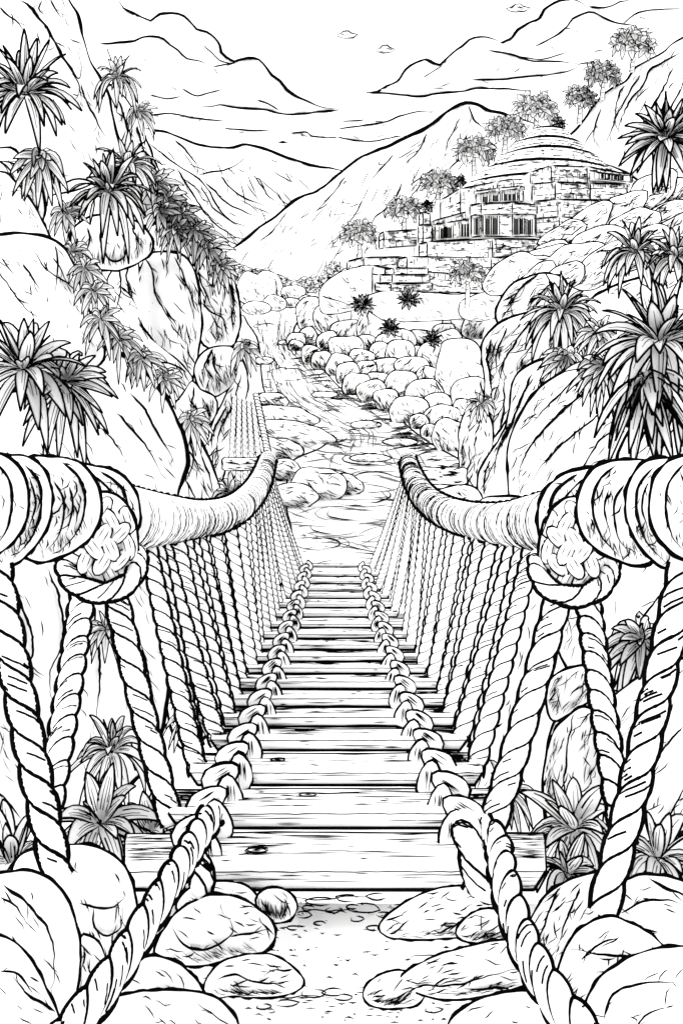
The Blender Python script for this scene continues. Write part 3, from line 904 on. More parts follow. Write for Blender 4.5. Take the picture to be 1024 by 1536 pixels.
mountain('mountain', ridge2 + [(870,260),(860,430),(600,440),(420,430),(345,410),(332,392)], 900, [(ridge2, 3.2)], n=110, flow=128, w=1.1, L=(10, 48), c=(640,330),
         cracks=[([(700,156),(680,180),(655,205),(640,240),(618,268),(600,295),(575,320),(555,350)],1.8),([(702,157),(708,175),(722,190),(735,205)],1.5),([(560,226),(548,240),(562,255),(590,262),(605,270)],1.6),
                 ([(560,228),(535,262),(512,290),(500,325),(480,350),(455,372)],1.6),([(605,270),(590,300),(560,330),(545,362)],1.4),([(480,286),(460,315),(445,340),(420,370)],1.4),
                 ([(640,200),(628,225),(604,250)],1.2),([(690,175),(672,210),(665,240)],1.1),([(430,318),(410,345),(380,370)],1.2),([(520,262),(500,290),(470,320)],1.1),([(650,250),(620,290),(600,330)],1.1),
                 ([(545,300),(520,340),(490,380)],1.2),([(700,200),(690,235),(660,270)],1.1),([(590,230),(575,250),(550,275)],1.0)])

def cloud(label, rim, lines, Y=4200, group='clouds over the gorge'):
    mountain('cloud', rim, Y, [(q, z*1.3) for q, z in lines], None, 5, 3, 1.0, label=label, catg='cloud', mats=[M_CLOUD, M_INK], bulge=120, L=(8, 22), group=group)
c1a = [(178,0),(186,12),(200,20),(215,27),(226,31),(240,22),(258,20),(275,24),(288,36),(295,44),(310,48),(322,56),(330,68),(332,78),(340,86),(352,93),(358,90),(372,87),(388,90),(400,102),(408,113),(420,122),(430,135),(445,145),(462,152),(480,160),(508,164)]
cloud('big billowing cloud above the left mountains, tapering to a point at its right', c1a + [(470,172),(420,170),(380,164),(340,162),(290,158),(240,148),(190,120),(150,60),(150,0)],
      [(c1a, 2.0), ([(508,165),(480,168),(450,171),(425,171),(400,165),(375,163),(350,161),(330,157),(318,160),(290,160)], 1.5), ([(150,66),(180,64),(202,62),(212,57),(230,55),(246,59),(256,68),(268,76),(280,88),(300,92),(318,100)], 1.5),
       ([(318,101),(335,97),(352,94),(340,99)], 1.2), ([(272,132),(292,143),(310,140),(335,133)], 1.1), ([(225,143),(250,148),(272,145)], 1.1), ([(385,149),(402,156),(418,166)], 1.1), ([(305,68),(318,78),(330,90),(350,96)], .9)])
c2a = [(549,139),(566,137),(580,130),(595,122),(608,104),(622,95),(638,90),(650,95),(660,98),(668,90),(680,78),(692,70),(704,60),(720,55),(735,57),(752,65)]
cloud('wide cloud with humped top and flat base over the central peak', c2a + [(790,90),(862,92),(880,97),(850,110),(800,122),(740,132),(690,136),(630,144),(580,142)],
      [(c2a, 2.0), ([(549,139),(580,140),(605,142),(630,145),(655,140),(690,137),(720,132),(755,133),(790,136),(803,134)], 1.6), ([(732,75),(760,80),(785,88),(800,92),(830,92),(862,95)], 1.4), ([(706,119),(740,120),(780,116),(820,112),(850,107),(870,98)], 1.3),
       ([(865,96),(880,94),(902,89)], 1.1), ([(633,118),(650,106),(662,99)], 1.0), ([(775,85),(800,88),(820,88),(850,78)], 1.0)])
c3a = [(730,75),(752,65),(768,55),(776,45),(790,36),(808,28),(815,15),(830,5),(845,0),(860,0),(872,5),(880,14)]
cloud('tall cloud climbing out of the top edge, behind the wide humped one', c3a + [(1000,-40),(1060,20),(990,60),(930,80),(850,90),(770,84)],
      [(c3a, 2.0), ([(800,70),(830,55),(850,40),(858,28),(875,20),(890,19),(912,30),(930,36),(958,38)], 1.4), ([(882,10),(905,12),(920,8),(930,2),(945,0)], 1.5), ([(932,37),(950,22),(970,16),(990,14),(1022,13)], 1.2)], 4500)
for i, (cx, cy, sx) in enumerate([(776,12,18),(519,52,17),(577,74,15)]):
    q = [(cx-sx,cy+1),(cx-sx*.5,cy-1),(cx-sx*.2,cy-5),(cx+sx*.2,cy-5.5),(cx+sx*.45,cy-2),(cx+sx,cy),(cx+sx*.6,cy+4),(cx-sx*.2,cy+5.5),(cx-sx*.7,cy+4)]
    cloud(('tiny oval cloudlet at the top edge, beside the tall cloud', 'tiny oval cloudlet hanging in the middle of the open sky, upper of two', 'tiny oval cloudlet in the open sky just above the wide cloud, lower of two')[i], q, [(q + [q[0]], 1.4)], 4000)
for lab, rim, lines in (
    ('thin wispy cloud streak above the left ridge', [(225,170),(300,172),(350,182),(300,186),(235,180)], [([(225,173),(255,170),(285,176),(310,179),(343,182)],1.3)]),
    ('thin flat cloud streak right of the left ridge, under the pointed cloud', [(335,192),(420,194),(512,205),(460,209),(350,198)], [([(336,193),(370,195),(402,195)],1.2),([(436,199),(460,198),(468,204),(490,207),(512,206)],1.2),([(416,214),(424,212),(432,214),(424,215),(416,214)],1.0)]),
    ('low streaky cloud left of the central peak', [(500,185),(560,182),(630,166),(660,170),(620,185),(590,205),(520,214),(500,208)], [([(505,194),(530,190),(556,187),(580,182),(600,173),(625,168),(645,167),(660,170)],1.2),([(505,205),(530,210),(560,212),(590,205),(612,203)],1.2),([(512,182),(530,181),(548,180)],.9)])):
    cloud(lab, rim, lines, 3800)

# ---------------------------------------------------------------- left cliff
GL = 'great rocks of the left cliff'
def lrock(label, rim, Y, **kw):
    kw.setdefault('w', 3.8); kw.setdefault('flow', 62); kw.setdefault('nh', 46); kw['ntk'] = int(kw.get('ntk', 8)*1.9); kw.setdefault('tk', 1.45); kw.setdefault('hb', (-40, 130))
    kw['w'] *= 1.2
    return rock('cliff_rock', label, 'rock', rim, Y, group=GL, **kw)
def hill(name, rim, Y, **kw):
    return rock(name, None, None, rim, Y, kind='structure', lines=[], ncr=0, ntk=0, ndot=0, nh=0, **kw)
hill('hillside', [(-500,-300),(60,-200),(100,60),(150,200),(230,330),(330,430),(352,520),(340,640),(300,780),(320,900),(330,1100),(200,1400),(-500,1500)], 26, bulge=3)
hill('hillside', [(330,395),(345,430),(352,460),(355,475),(358,510),(366,600),(380,680),(400,760),(330,800),(250,700),(240,450)], 60, bulge=4)
lrock('topmost cliff slab on the left, its long smooth edge running down from the top edge', [(102,-4),(118,30),(125,60),(137,95),(150,120),(163,145),(170,180),(178,215),(186,240),(150,270),(90,290),(0,300),(-160,260),(-200,60),(-160,-160),(40,-160),(86,-60)], 16, w=4, flow=58, ntk=26, ncr=3,
      extra=[([(28,-2),(45,10),(60,28),(75,48),(85,68),(98,90),(118,118),(121,100),(119,70)],2.4),([(0,10),(12,22),(30,36),(36,48)],1.6),([(76,0),(84,12),(92,26)],1.4),([(122,125),(130,150),(150,190),(162,212)],1.4),([(108,110),(120,128),(122,150)],1.2),([(64,0),(58,12),(70,26)],1.2)], L=(10,30))
lrock('narrow slab behind the topmost cliff slab, under a small spiky plant', [(162,128),(185,145),(202,168),(214,195),(221,215),(228,236),(240,258),(246,290),(240,330),(200,335),(178,300),(176,215),(170,180)], 18.5, w=3.2, ntk=22, ncr=1, extra=[([(178,150),(190,190),(196,215),(200,235)],1.5),([(205,190),(212,215),(222,240)],1.4)])
lrock('rock lobe tucked under the topmost slab at the left edge', [(-60,226),(0,222),(22,226),(40,245),(55,265),(64,290),(66,322),(50,350),(-20,350),(-80,300)], 12.6, ntk=14, extra=[([(0,240),(25,250),(45,280),(52,310)],1.6)])
lrock('second rock lobe down the left edge, above the smooth rounded boulder', [(-60,262),(0,258),(22,272),(45,300),(60,325),(74,355),(82,390),(40,410),(-60,390)], 11.4, ntk=12, ncr=2, flow=55)
lrock('smooth rounded boulder at the left edge with leaves growing along its right side', [(-60,360),(0,353),(35,350),(70,357),(95,372),(112,400),(121,432),(134,468),(152,505),(150,545),(80,580),(0,590),(-70,540)], 9.2, w=4.4, ntk=16, flow=56,
      extra=[([(2,385),(12,400),(25,412)],1.4),([(35,395),(50,420),(62,440)],1.5),([(80,385),(95,410),(105,430)],1.3)], L=(8,22))
lrock('lumpy rock under the large spiky plant in mid cliff', [(108,348),(128,330),(155,322),(190,326),(214,340),(228,362),(222,384),(190,402),(160,405),(126,398),(110,378)], 14.2, ntk=12, ncr=1, flow=80,
      extra=[([(152,338),(150,360),(158,380),(170,392),(184,388),(190,365),(186,340)],1.7),([(196,340),(206,358),(202,380)],1.4),([(132,342),(134,362),(128,382)],1.4)])
lrock('rounded rock shelf along the cliff top edge, fringed with hanging leaves', [(214,330),(240,290),(256,300),(280,325),(305,345),(325,368),(340,400),(345,430),(320,440),(280,400),(240,390),(214,384)], 21.5, ntk=14, ncr=2)
lrock('tall upright cliff rock split by long cracks, right of the smooth rounded boulder', [(200,394),(215,381),(240,378),(270,382),(289,402),(300,448),(301,490),(296,535),(289,565),(270,592),(258,590),(252,560),(228,525),(208,480),(197,430)], 19, w=3.6, flow=72, ntk=22, ncr=2,
      extra=[([(213,384),(226,400),(232,430),(240,455),(262,490),(272,505)],1.8),([(262,384),(282,430),(296,470)],1.5),([(215,390),(205,420),(204,450)],1.5)])
lrock('left shoulder of the tall cracked cliff rock, tapering down between two boulders', [(162,428),(168,408),(185,393),(206,386),(204,440),(214,490),(240,522),(270,545),(288,570),(272,600),(255,595),(235,570),(200,535),(166,480)], 18, w=3, flow=58, ntk=20, ncr=2, extra=[([(196,395),(190,420),(210,470),(240,500),(270,530)],1.6)])
lrock('tall rounded cliff rock standing at the river side', [(285,383),(305,384),(330,395),(348,415),(357,450),(360,482),(354,510),(345,521),(312,522),(299,503),(301,460),(293,410)], 20.5, w=3.6, flow=74, ntk=26, ncr=2, extra=[([(290,390),(300,420),(318,460),(326,480)],1.6),([(322,396),(345,430),(352,470)],1.5),([(302,455),(318,470),(336,480),(340,500)],1.4)])
lrock('small round boulder wedged beneath the tall rock at the river side', [(292,560),(297,540),(312,524),(335,519),(352,523),(359,545),(355,570),(341,585),(322,595),(305,588)], 17.6, w=3, flow=75, ntk=18, ncr=1, extra=[([(318,524),(322,550),(336,575)],1.5)])
lrock('cracked wedge of rock under the small round boulder', [(260,612),(274,592),(288,572),(300,585),(322,595),(326,612),(318,632),(300,645),(280,642),(266,628)], 17.0, w=2.8, flow=75, ntk=16, ncr=1, extra=[([(290,580),(288,610),(284,636)],1.5),([(322,596),(305,615),(298,640)],1.4)])
lrock('long leaf shaped slab leaning beside the far end of the left hand rope', [(357,530),(369,555),(371,585),(363,620),(351,655),(341,692),(328,730),(310,760),(300,700),(314,655),(325,622),(344,585),(356,560)], 17.6, w=3, flow=108, ntk=22, ncr=1, extra=[([(362,560),(352,600),(332,640),(322,690)],1.6),([(340,610),(320,650),(316,680)],1.5)])
SL, _ = lrock('huge smooth slab filling the left wall behind the near hangers', [(150,505),(175,528),(205,548),(235,580),(256,610),(268,638),(277,665),(280,692),(272,720),(264,760),(262,860),(255,1000),(225,1140),(120,1215),(-80,1230),(-200,1000),(-180,700),(-100,600),(20,588),(60,570),(100,555),(130,528)], 8, tilt=(.008,-.003), bulge=.7, w=4.6, flow=58, ntk=70, ncr=3, L=(10,38), c=(60,860),
      extra=[([(18,590),(48,620),(56,650),(66,690),(70,740)],1.8),([(92,585),(110,610),(120,635),(120,660),(112,680),(118,700)],2.2),([(120,660),(135,690),(150,720)],1.6),([(195,590),(215,610),(230,640),(250,670),(262,700)],1.8),
             ([(175,620),(200,645),(220,670),(240,705)],1.6),([(150,640),(170,660),(190,690)],1.3),([(10,840),(30,900),(50,960),(45,1010),(60,1080),(70,1150)],2.0),([(70,850),(90,900),(95,960),(75,1010),(80,1060)],1.8),
             ([(140,900),(150,980),(148,1040),(140,1100)],1.7),([(170,860),(190,930),(200,1000)],1.6),([(-20,930),(0,990),(20,1050),(40,1130)],1.7),([(110,850),(120,900),(112,950)],1.4),([(210,960),(225,1020),(230,1080)],1.4)])
lrock('narrow slab between the huge smooth slab and the left hand rope', [(275,640),(295,655),(312,685),(324,715),(331,750),(325,830),(330,950),(320,1080),(270,1120),(245,1000),(262,860),(264,770),(272,722),(281,690)], 12.2, tilt=(0,-.004), w=3.6, flow=66, ntk=44, ncr=2, bulge=.5,
      extra=[([(283,650),(290,690),(278,725)],1.8),([(278,722),(290,740),(296,760)],1.5),([(300,680),(316,720),(322,745)],1.5),([(280,800),(290,880),(285,960),(296,1040)],1.7)])

# ---------------------------------------------------------------- right cliff
GR = 'great rocks of the right cliff'
def rrock(label, rim, Y, **kw):
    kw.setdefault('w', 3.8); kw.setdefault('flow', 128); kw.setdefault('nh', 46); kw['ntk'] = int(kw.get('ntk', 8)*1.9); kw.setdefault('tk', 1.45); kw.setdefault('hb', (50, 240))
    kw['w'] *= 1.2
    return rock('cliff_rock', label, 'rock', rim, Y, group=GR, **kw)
hill('hillside', [(1500,60),(1150,170),(1000,275),(900,250),(800,270),(680,330),(560,390),(505,418),(478,445),(462,470),(470,500),(600,504),(800,504),(1500,504)], 262, bulge=8, c=(800,430))
hill('hillside', [(1500,250),(1050,268),(960,290),(880,335),(820,372),(770,408),(742,440),(730,480),(735,540),(900,560),(1500,560)], 158, bulge=4, c=(900,450))
hill('hillside', [(1500,350),(1100,400),(900,520),(770,640),(735,760),(740,900),(760,1100),(800,1300),(1500,1500)], 24, bulge=2)
rrock('steep bare rock face high at the upper right, with small trees along its crest', [(852,212),(866,192),(880,174),(900,147),(920,132),(938,123),(955,100),(992,80),(1024,56),(1150,0),(1300,200),(1150,330),(1000,300),(945,262),(895,240)], 262, w=3, ntk=46, ncr=1, flow=118, L=(12,40), bulge=14,
      extra=[([(955,102),(940,125),(925,135),(905,155),(885,185)],1.8),([(1020,78),(990,95),(975,105),(962,130),(945,150),(930,180),(925,210)],1.8),([(960,112),(930,160),(915,200),(905,225)],1.5),([(1010,100),(985,150),(960,190),(945,230)],1.6),([(935,130),(925,150),(920,185)],1.4),([(900,160),(890,200),(895,225)],1.3),([(1024,130),(1000,170),(985,210)],1.4)])
def lumps_row(pts, Y, rx, ry, rot, labels, w=2.6, **kw):
    for i, (x, y) in enumerate(pts):
        k = R.uniform(.8, 1.2); ro = rot + R.uniform(-.25, .2); x += R.uniform(-9, 9); y += R.uniform(-5, 5); ca, sa = math.cos(ro), math.sin(ro)
        rim = []
        for a in range(11):
            b = 2*PI*a/11; ex, ey = rx*k*math.cos(b)*(1+R.uniform(-.16,.16)), ry*k*math.sin(b)*(1+R.uniform(-.18,.18))
            rim.append((x + ex*ca - ey*sa, y + ex*sa + ey*ca))
        rock('slope_boulder', labels[i], 'boulder', rim, Y[i] if hasattr(Y, '__len__') else Y, w=w, flow=150, ncr=2, ntk=40, ndot=6, nh=54, L=(6,20), tk=1.25, group='lumpy boulders of the slope below the temple', **kw)
ordn = ['first','second','third','fourth','fifth','sixth','seventh','eighth','ninth','tenth','eleventh','twelfth','thirteenth','fourteenth','fifteenth','sixteenth','seventeenth','eighteenth','nineteenth','twentieth','last but three','last but two','last but one','last']
def olabels(fmt, n, start=0): return [fmt % ordn[i + start] for i in range(n)]
lumps_row([(1010,288),(968,292),(925,312),(888,334),(852,356),(822,380)], [150,148,145,142,138,134], 42, 19, -.42, olabels('long lumpy boulder in the top row beside the temple wall, %s from the right edge', 6))
lumps_row([(1000,322),(945,340),(900,368),(858,388),(806,398),(778,414)], [118,116,113,110,112,110], 46, 21, -.45, olabels('long lumpy boulder in the second row down the temple slope, %s from the right edge', 6))
lumps_row([(1015,352),(960,375),(905,402),(850,420),(806,424)], [90,88,86,84,88], 48, 22, -.5, olabels('long lumpy boulder in the third row down the temple slope, %s from the right edge', 5))
rrock('rounded rock shelf at the right edge, below the paired spiky plants', [(1060,400),(1000,410),(950,420),(900,440),(870,462),(840,490),(850,520),(900,540),(1000,520),(1080,480)], 52, ntk=24, ncr=2, flow=145)
rrock('sloping rock under the leafy clump left of the big plant', [(744,478),(748,455),(765,430),(785,418),(815,410),(842,416),(848,440),(822,472),(780,490),(755,492)], 62, ntk=26, ncr=2, flow=140, extra=[([(800,415),(775,440),(760,470)],1.6),([(830,420),(800,450),(785,475)],1.5)])
rrock('upright fluted rock above the river, left of the biggest pale boulder', [(727,565),(722,535),(724,515),(733,500),(752,484),(785,470),(818,464),(842,476),(836,520),(803,548),(775,565),(764,612),(748,645),(735,655),(728,615)], 44, w=3.6, ntk=40, ncr=2, flow=118,
      extra=[([(737,505),(730,540),(736,580),(738,620)],2),([(800,475),(775,510),(752,550),(746,590)],1.6),([(760,490),(745,530),(744,560)],1.5),([(825,480),(795,520),(770,550)],1.4)])
rrock('tall narrow slab hugging the left side of the biggest pale boulder', [(722,780),(717,740),(718,712),(735,680),(757,645),(765,610),(770,572),(790,550),(822,538),(862,546),(815,582),(786,622),(768,664),(765,705),(770,780)], 30, w=3.6, ntk=40, ncr=2, flow=116,
      extra=[([(800,555),(780,600),(765,640),(745,680),(740,740)],2),([(765,640),(752,690),(750,730)],1.6),([(735,690),(725,720),(728,745)],1.5)])
rrock('biggest pale boulder on the right, smooth and crossed by diagonal cracks', [(762,705),(764,665),(782,620),(812,580),(857,552),(897,545),(940,556),(970,590),(962,640),(940,700),(930,790),(880,830),(800,830),(770,780)], 19, w=4.6, ntk=44, ncr=1, flow=132, L=(10,36), c=(850,680),
      extra=[([(905,560),(880,585),(850,610),(820,640),(795,670),(780,700),(776,745)],2.0),([(930,600),(905,615),(880,635),(850,660),(810,700),(790,740)],1.7),([(880,552),(845,585),(810,620),(790,650)],1.6),([(925,640),(900,660),(880,690),(850,740)],1.5)])
rrock('broad boulder at the right edge under the drooping leaves', [(925,700),(932,670),(950,640),(985,622),(1030,620),(1100,640),(1150,760),(1100,900),(960,900),(925,800)], 15.5, w=4, ntk=28, ncr=2, flow=125, extra=[([(950,640),(935,680),(942,720)],1.8),([(1010,640),(985,690),(975,740)],1.5)])
rrock('cracked wall of rock behind the right hangers, left portion', [(715,760),(760,745),(820,760),(850,820),(845,900),(830,1000),(800,1080),(770,1180),(700,1240),(690,1100),(720,950),(720,860)], 15, tilt=(0,-.006), w=3, ntk=60, ncr=3, flow=108, bulge=.8, c=(770,960))
rrock('smooth wall of rock behind the right knot, right portion', [(845,790),(900,760),(1000,780),(1150,800),(1250,1100),(1200,1400),(900,1360),(830,1280),(815,1210),(818,1150),(832,1085),(880,1048),(850,1000),(835,960),(840,880)], 8, tilt=(.002,-.0025), w=4, ntk=80, ncr=2, flow=122, L=(10,36), bulge=.6, c=(980,1080),
      extra=[([(1024,985),(980,1010),(940,1030),(885,1048)],2.4),([(1020,1060),(980,1100),(950,1160),(930,1230)],2),([(880,1050),(850,1110),(838,1180),(840,1240)],1.8),([(1000,880),(960,930),(930,980),(900,1030)],1.6),([(860,850),(850,900),(856,960)],1.6),([(900,860),(890,920),(896,980)],1.5),([(990,1120),(960,1180),(950,1260)],1.6)])
rrock('rounded rock low behind the right hangers with a dark line beneath it', [(826,1020),(850,1004),(880,1000),(895,1020),(886,1046),(850,1072),(828,1080),(820,1050)], 7.2, w=3.4, ntk=14, ncr=1, flow=120)

# ---------------------------------------------------------------- boulders along the river
BX = lambda x, y: (330 + x/2.56, 380 + y/2.56)
bank = [(295,335,34,28),(290,355,28,20),(340,322,30,38),(350,392,34,34),(392,412,40,34),(410,338,36,34),(345,232,48,56),(430,250,66,58),(495,300,62,46),(482,364,62,40),(510,245,46,34),(460,430,46,40),(490,462,46,38),(522,505,50,36),
        (545,403,46,32),(560,446,40,34),(578,530,56,38),(600,486,46,26),(615,386,36,40),(642,440,72,30),(690,388,52,46),(640,562,46,40),(696,506,56,46),(742,440,62,36),(762,392,46,36),(800,470,48,32),(780,530,68,40),
        (726,602,64,54),(832,578,54,40),(856,626,70,44),(816,686,42,28),(762,650,34,32),(882,706,58,66),(920,446,88,104),(965,540,76,64),(596,292,58,74),(648,350,46,40),(876,340,52,40),(935,268,80,46),(858,300,42,30),(690,330,56,38),(760,330,50,34),(820,390,52,46),(930,620,40,50),(985,290,50,40),(555,350,40,36),(600,240,48,36)]
bank.sort(key=lambda b: b[1])
def bank_label(i, x, y, rx, ry):
    kind = 'tall' if ry > rx*1.08 else ('flat' if rx > ry*1.55 else 'rounded')
    size = 'big' if rx*ry > 3400 else ('small' if rx*ry < 1400 else 'middling')
    return kind, size
rows = {}
for i, (x, y, rx, ry) in enumerate(bank):
    cx, cy = BX(x, y); rx /= 2.56; ry /= 2.56
    kd, sz = bank_label(i, x, y, rx*2.56, ry*2.56)
    key = (sz, kd); rows[key] = rows.get(key, 0) + 1
    k = rows[key]
    tot = sum(1 for b in bank if bank_label(0, *b)[::-1] == key)
    if tot == 1: lab = 'the only %s %s boulder in the heap along the right river bank' % (sz, kd)
    else: lab = '%s %s boulder on the right river bank, %s of %d from far end' % (sz, kd, ordn[k-1], tot)
    rim = []; k0 = R.uniform(0, .8)
    for a in range(8):
        b = k0 + 2*PI*(a + R.uniform(-.22, .22))/8; q = 1.12*R.uniform(.86, 1.12)
        rim.append((cx + q*rx*math.copysign(abs(math.cos(b))**.8, math.cos(b)), cy + q*ry*math.copysign(abs(math.sin(b))**.8, math.sin(b))))
    Y = F*(EYE - ZR)/(cy + ry - HY) * 1.0
    Y *= lerp(1.0, .97, 0) + max(0, (x - 500)/1000)*.08
    rock('bank_boulder', lab, 'boulder', rim, Y, w=2.4, flow=R.choice((60, 115, 130)), ncr=1 + (rx*ry > 300) + (rx*ry > 700), ntk=18, ndot=5, nh=44, L=(5,16), tk=1.25, step=4, wob=.9, group='boulders heaped along the right river bank', hb=(20,170))
# left bank: low flat slabs and stones by the water
leftb = [('low flat slab at the water beside the left hand rope tip, topmost of its pile', (468,585),48,14,-.1),('long flat slab at the water, second from the top of its pile', (425,625),52,16,.1),('long flat slab running to a dark point in the river, under two others', (440,650),62,18,.15),
         ('flat stone at the bend of the left bank, half behind the back stays', (415,672),40,16,.15),('wide low boulder in the river with a rounded hump, largest by the left bank', (478,727),44,26,.12),('small humped stone leaning on the wide low boulder in the river', (520,728),24,16,.3),
         ('broad low boulder behind the left hangers at the river edge', (440,744),36,20,.05),('rounded stone behind the left hand rope tip', (425,705),26,18,0)]
leftb[0] = (leftb[0][0], (408,600), 26, 12, .1)
for lab, (cx, cy), rx, ry, rot in leftb:
    ca, sa = math.cos(rot), math.sin(rot); rim = []
    for a in range(11):
        b = 2*PI*a/11; ex, ey = rx*math.cos(b)*(1+R.uniform(-.08,.08)), ry*math.sin(b)*(1+R.uniform(-.08,.08))
        rim.append((cx + ex*ca - ey*sa, cy + ex*sa + ey*ca))
    rock('river_boulder', lab, 'boulder', rim, F*(EYE-ZR)/(cy + ry*.8 - HY), w=2.2, flow=20, ncr=2, ntk=22, ndot=6, nh=40, L=(6,20), tk=1.2, step=4, group='stones along the left river bank')
for lab, cx, cy, rx, ry in [('flat stone breaking the water in midstream, nearest of three', 554,687,30,6),('flat stone breaking the water near the right bank', 600,663,26,6),('flat stone breaking the water left of two others', 547,637,24,6),('flat rock awash far up the river', 486,592,22,5),('dark low rock at the left shore upriver', 396,541,14,6),('small dark rock in the upriver shallows by the right bank', 430,514,15,4)]:
    rim = [(cx + rx*math.cos(2*PI*a/10)*(1+R.uniform(-.1,.1)), cy + ry*math.sin(2*PI*a/10)) for a in range(10)]
    rock('river_stone', lab, 'rock', rim, F*(EYE-ZR)/(cy + ry - HY), w=1.8, ncr=0, ntk=5, ndot=2, nh=10, flow=10, L=(5,12), tk=.9, step=3, wob=.6, group='stones awash in the river')
# far left bank under the mountains
for lab, cx, cy, rx, ry in [('pale boulder on the far left bank, beside the tall river side rock', 376,432,22,24),('second boulder of the far left bank, below a bushy hedge', 402,432,24,24),('small boulder low on the far left bank, at the water', 384,462,22,10),('small boulder by the water at the middle of the far bank', 412,455,18,12),('flat boulder of the far bank nearest the river bend', 440,438,20,10),('little stone at the end of the far bank by the bend', 462,452,16,9),('rounded stone low on the far bank, behind the bend', 436,454,14,8)]:
    rim = [(cx + rx*math.cos(2*PI*a/10)*(1+R.uniform(-.1,.1)), cy + ry*math.sin(2*PI*a/10)*(1+R.uniform(-.1,.1))) for a in range(10)]
    rock('bank_boulder', lab, 'boulder', rim, 470 - (cy-430)*2, w=1.8, ncr=2, ntk=12, ndot=2, nh=14, flow=50, L=(5,14), tk=.9, step=3, wob=.7, group='boulders of the far left bank')

# ---------------------------------------------------------------- the stepped temple
temple = thing('stepped_temple', 'ruined stepped stone temple with a rounded top on the hillside above the river', 'temple', at(640, 455, 190))
def block(mb, front, depth, courses=2, w=2.0, joints=1.0, hatchseg=(), taper_top=0.0, hw=.9, edges=True):
    """a stone mass: front is a run of (px, top, bottom, distance) corners; it reaches depth metres back"""
    n = len(front)
    T = [at(x, t, Y) for x, t, b, Y in front]; B = [at(x, b, Y) for x, t, b, Y in front]
    Tb = [p + Vector((0, depth, 0)) for p in T]; Bb = [p + Vector((0, depth, 0)) for p in B]
    vs = T + B + Tb + Bb; fs = []
    for i in range(n-1):
        fs += [(i, i+1, n+i+1, n+i), (i, 2*n+i, 2*n+i+1, i+1), (2*n+i, 3*n+i, 3*n+i+1, 2*n+i+1), (n+i, n+i+1, 3*n+i+1, 3*n+i)]
    fs += [(0, n, 3*n, 2*n), (n-1, 2*n+n-1, 3*n+n-1, n+n-1)]
    mb.add(vs, fs, 0)
    def fn(i):
        x0, t0, b0, Y0 = front[i]; x1, t1, b1, Y1 = front[i+1]
        def f(u, v):
            Y = lerp(Y0, Y1, u) - .25
            return at(lerp(x0, x1, u), lerp(lerp(t0, t1, u), lerp(b0, b1, u), v), Y)
        return f
    def ln(f, uv, ww, mi=1, j=.35):
        s = R.random()*60; q = []
        for a, b in zip(uv, uv[1:]):
            for k in range(6): q.append((lerp(a[0], b[0], k/6), lerp(a[1], b[1], k/6)))
        q.append(uv[-1])
        line3(mb, [f(u, v) + Vector((j*.15*n1(k*.7, s), 0, j*.15*n1(k*.7, s+3))) for k, (u, v) in enumerate(q)], ww, mi, .05, .05, .5)
    for i in range(n-1):
        f = fn(i); wpx = math.hypot(front[i+1][0]-front[i][0], front[i+1][1]-front[i][1]); hpx = max(front[i][2]-front[i][1], front[i+1][2]-front[i+1][1])
        if edges:
            ln(f, [(0, 0), (1, 0)], w*.75); ln(f, [(0, 1), (1, 1)], w*.5)
            ln(f, [(0, 0), (0, 1)], w*.6)
            if i == n-2: ln(f, [(1, 0), (1, 1)], w*.6)
        for c in range(1, courses+1):
            v = c/(courses+1) + R.uniform(-.03, .03); u = 0
            while u < 1:        # broken course lines
                l = R.uniform(.12, .4); e = min(1, u+l)
                if R.random() < .8: ln(f, [(u, v + R.uniform(-.015,.015)), (e, v + R.uniform(-.015,.015))], w*.36)
                u = e + R.uniform(.0, .05)
        for c in range(courses+1):
            m = int(joints * wpx / 15)
            for _ in range(m):
                u = R.random(); v0, v1 = c/(courses+1), (c+1)/(courses+1)
                ln(f, [(u, v0+.1/(courses+1)), (u + R.uniform(-.01, .01), v1)], w*.33)
        m = int(wpx*hpx/70)
        for _ in range(m):
            u, v = R.random(), R.random(); l = R.uniform(2, 9)/max(wpx, 8)
            ln(f, [(u, v), (min(1, u+l), v + R.uniform(-.03, .03))], w*.35, 1, .2)
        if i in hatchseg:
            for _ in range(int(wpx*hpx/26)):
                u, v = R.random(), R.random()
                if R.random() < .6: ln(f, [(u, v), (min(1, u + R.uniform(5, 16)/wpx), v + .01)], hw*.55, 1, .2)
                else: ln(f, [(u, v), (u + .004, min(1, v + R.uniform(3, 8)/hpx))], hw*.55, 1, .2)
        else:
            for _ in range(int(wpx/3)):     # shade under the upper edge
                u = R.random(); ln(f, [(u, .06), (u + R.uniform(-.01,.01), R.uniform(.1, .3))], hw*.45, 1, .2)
    return fn
def tpart(name, front, depth, parent=None, mats=None, **kw):
    mb = MB(); block(mb, front, depth, **kw)
    return part(mb, name, mats or [M_STONE, M_INK], temple, parent)
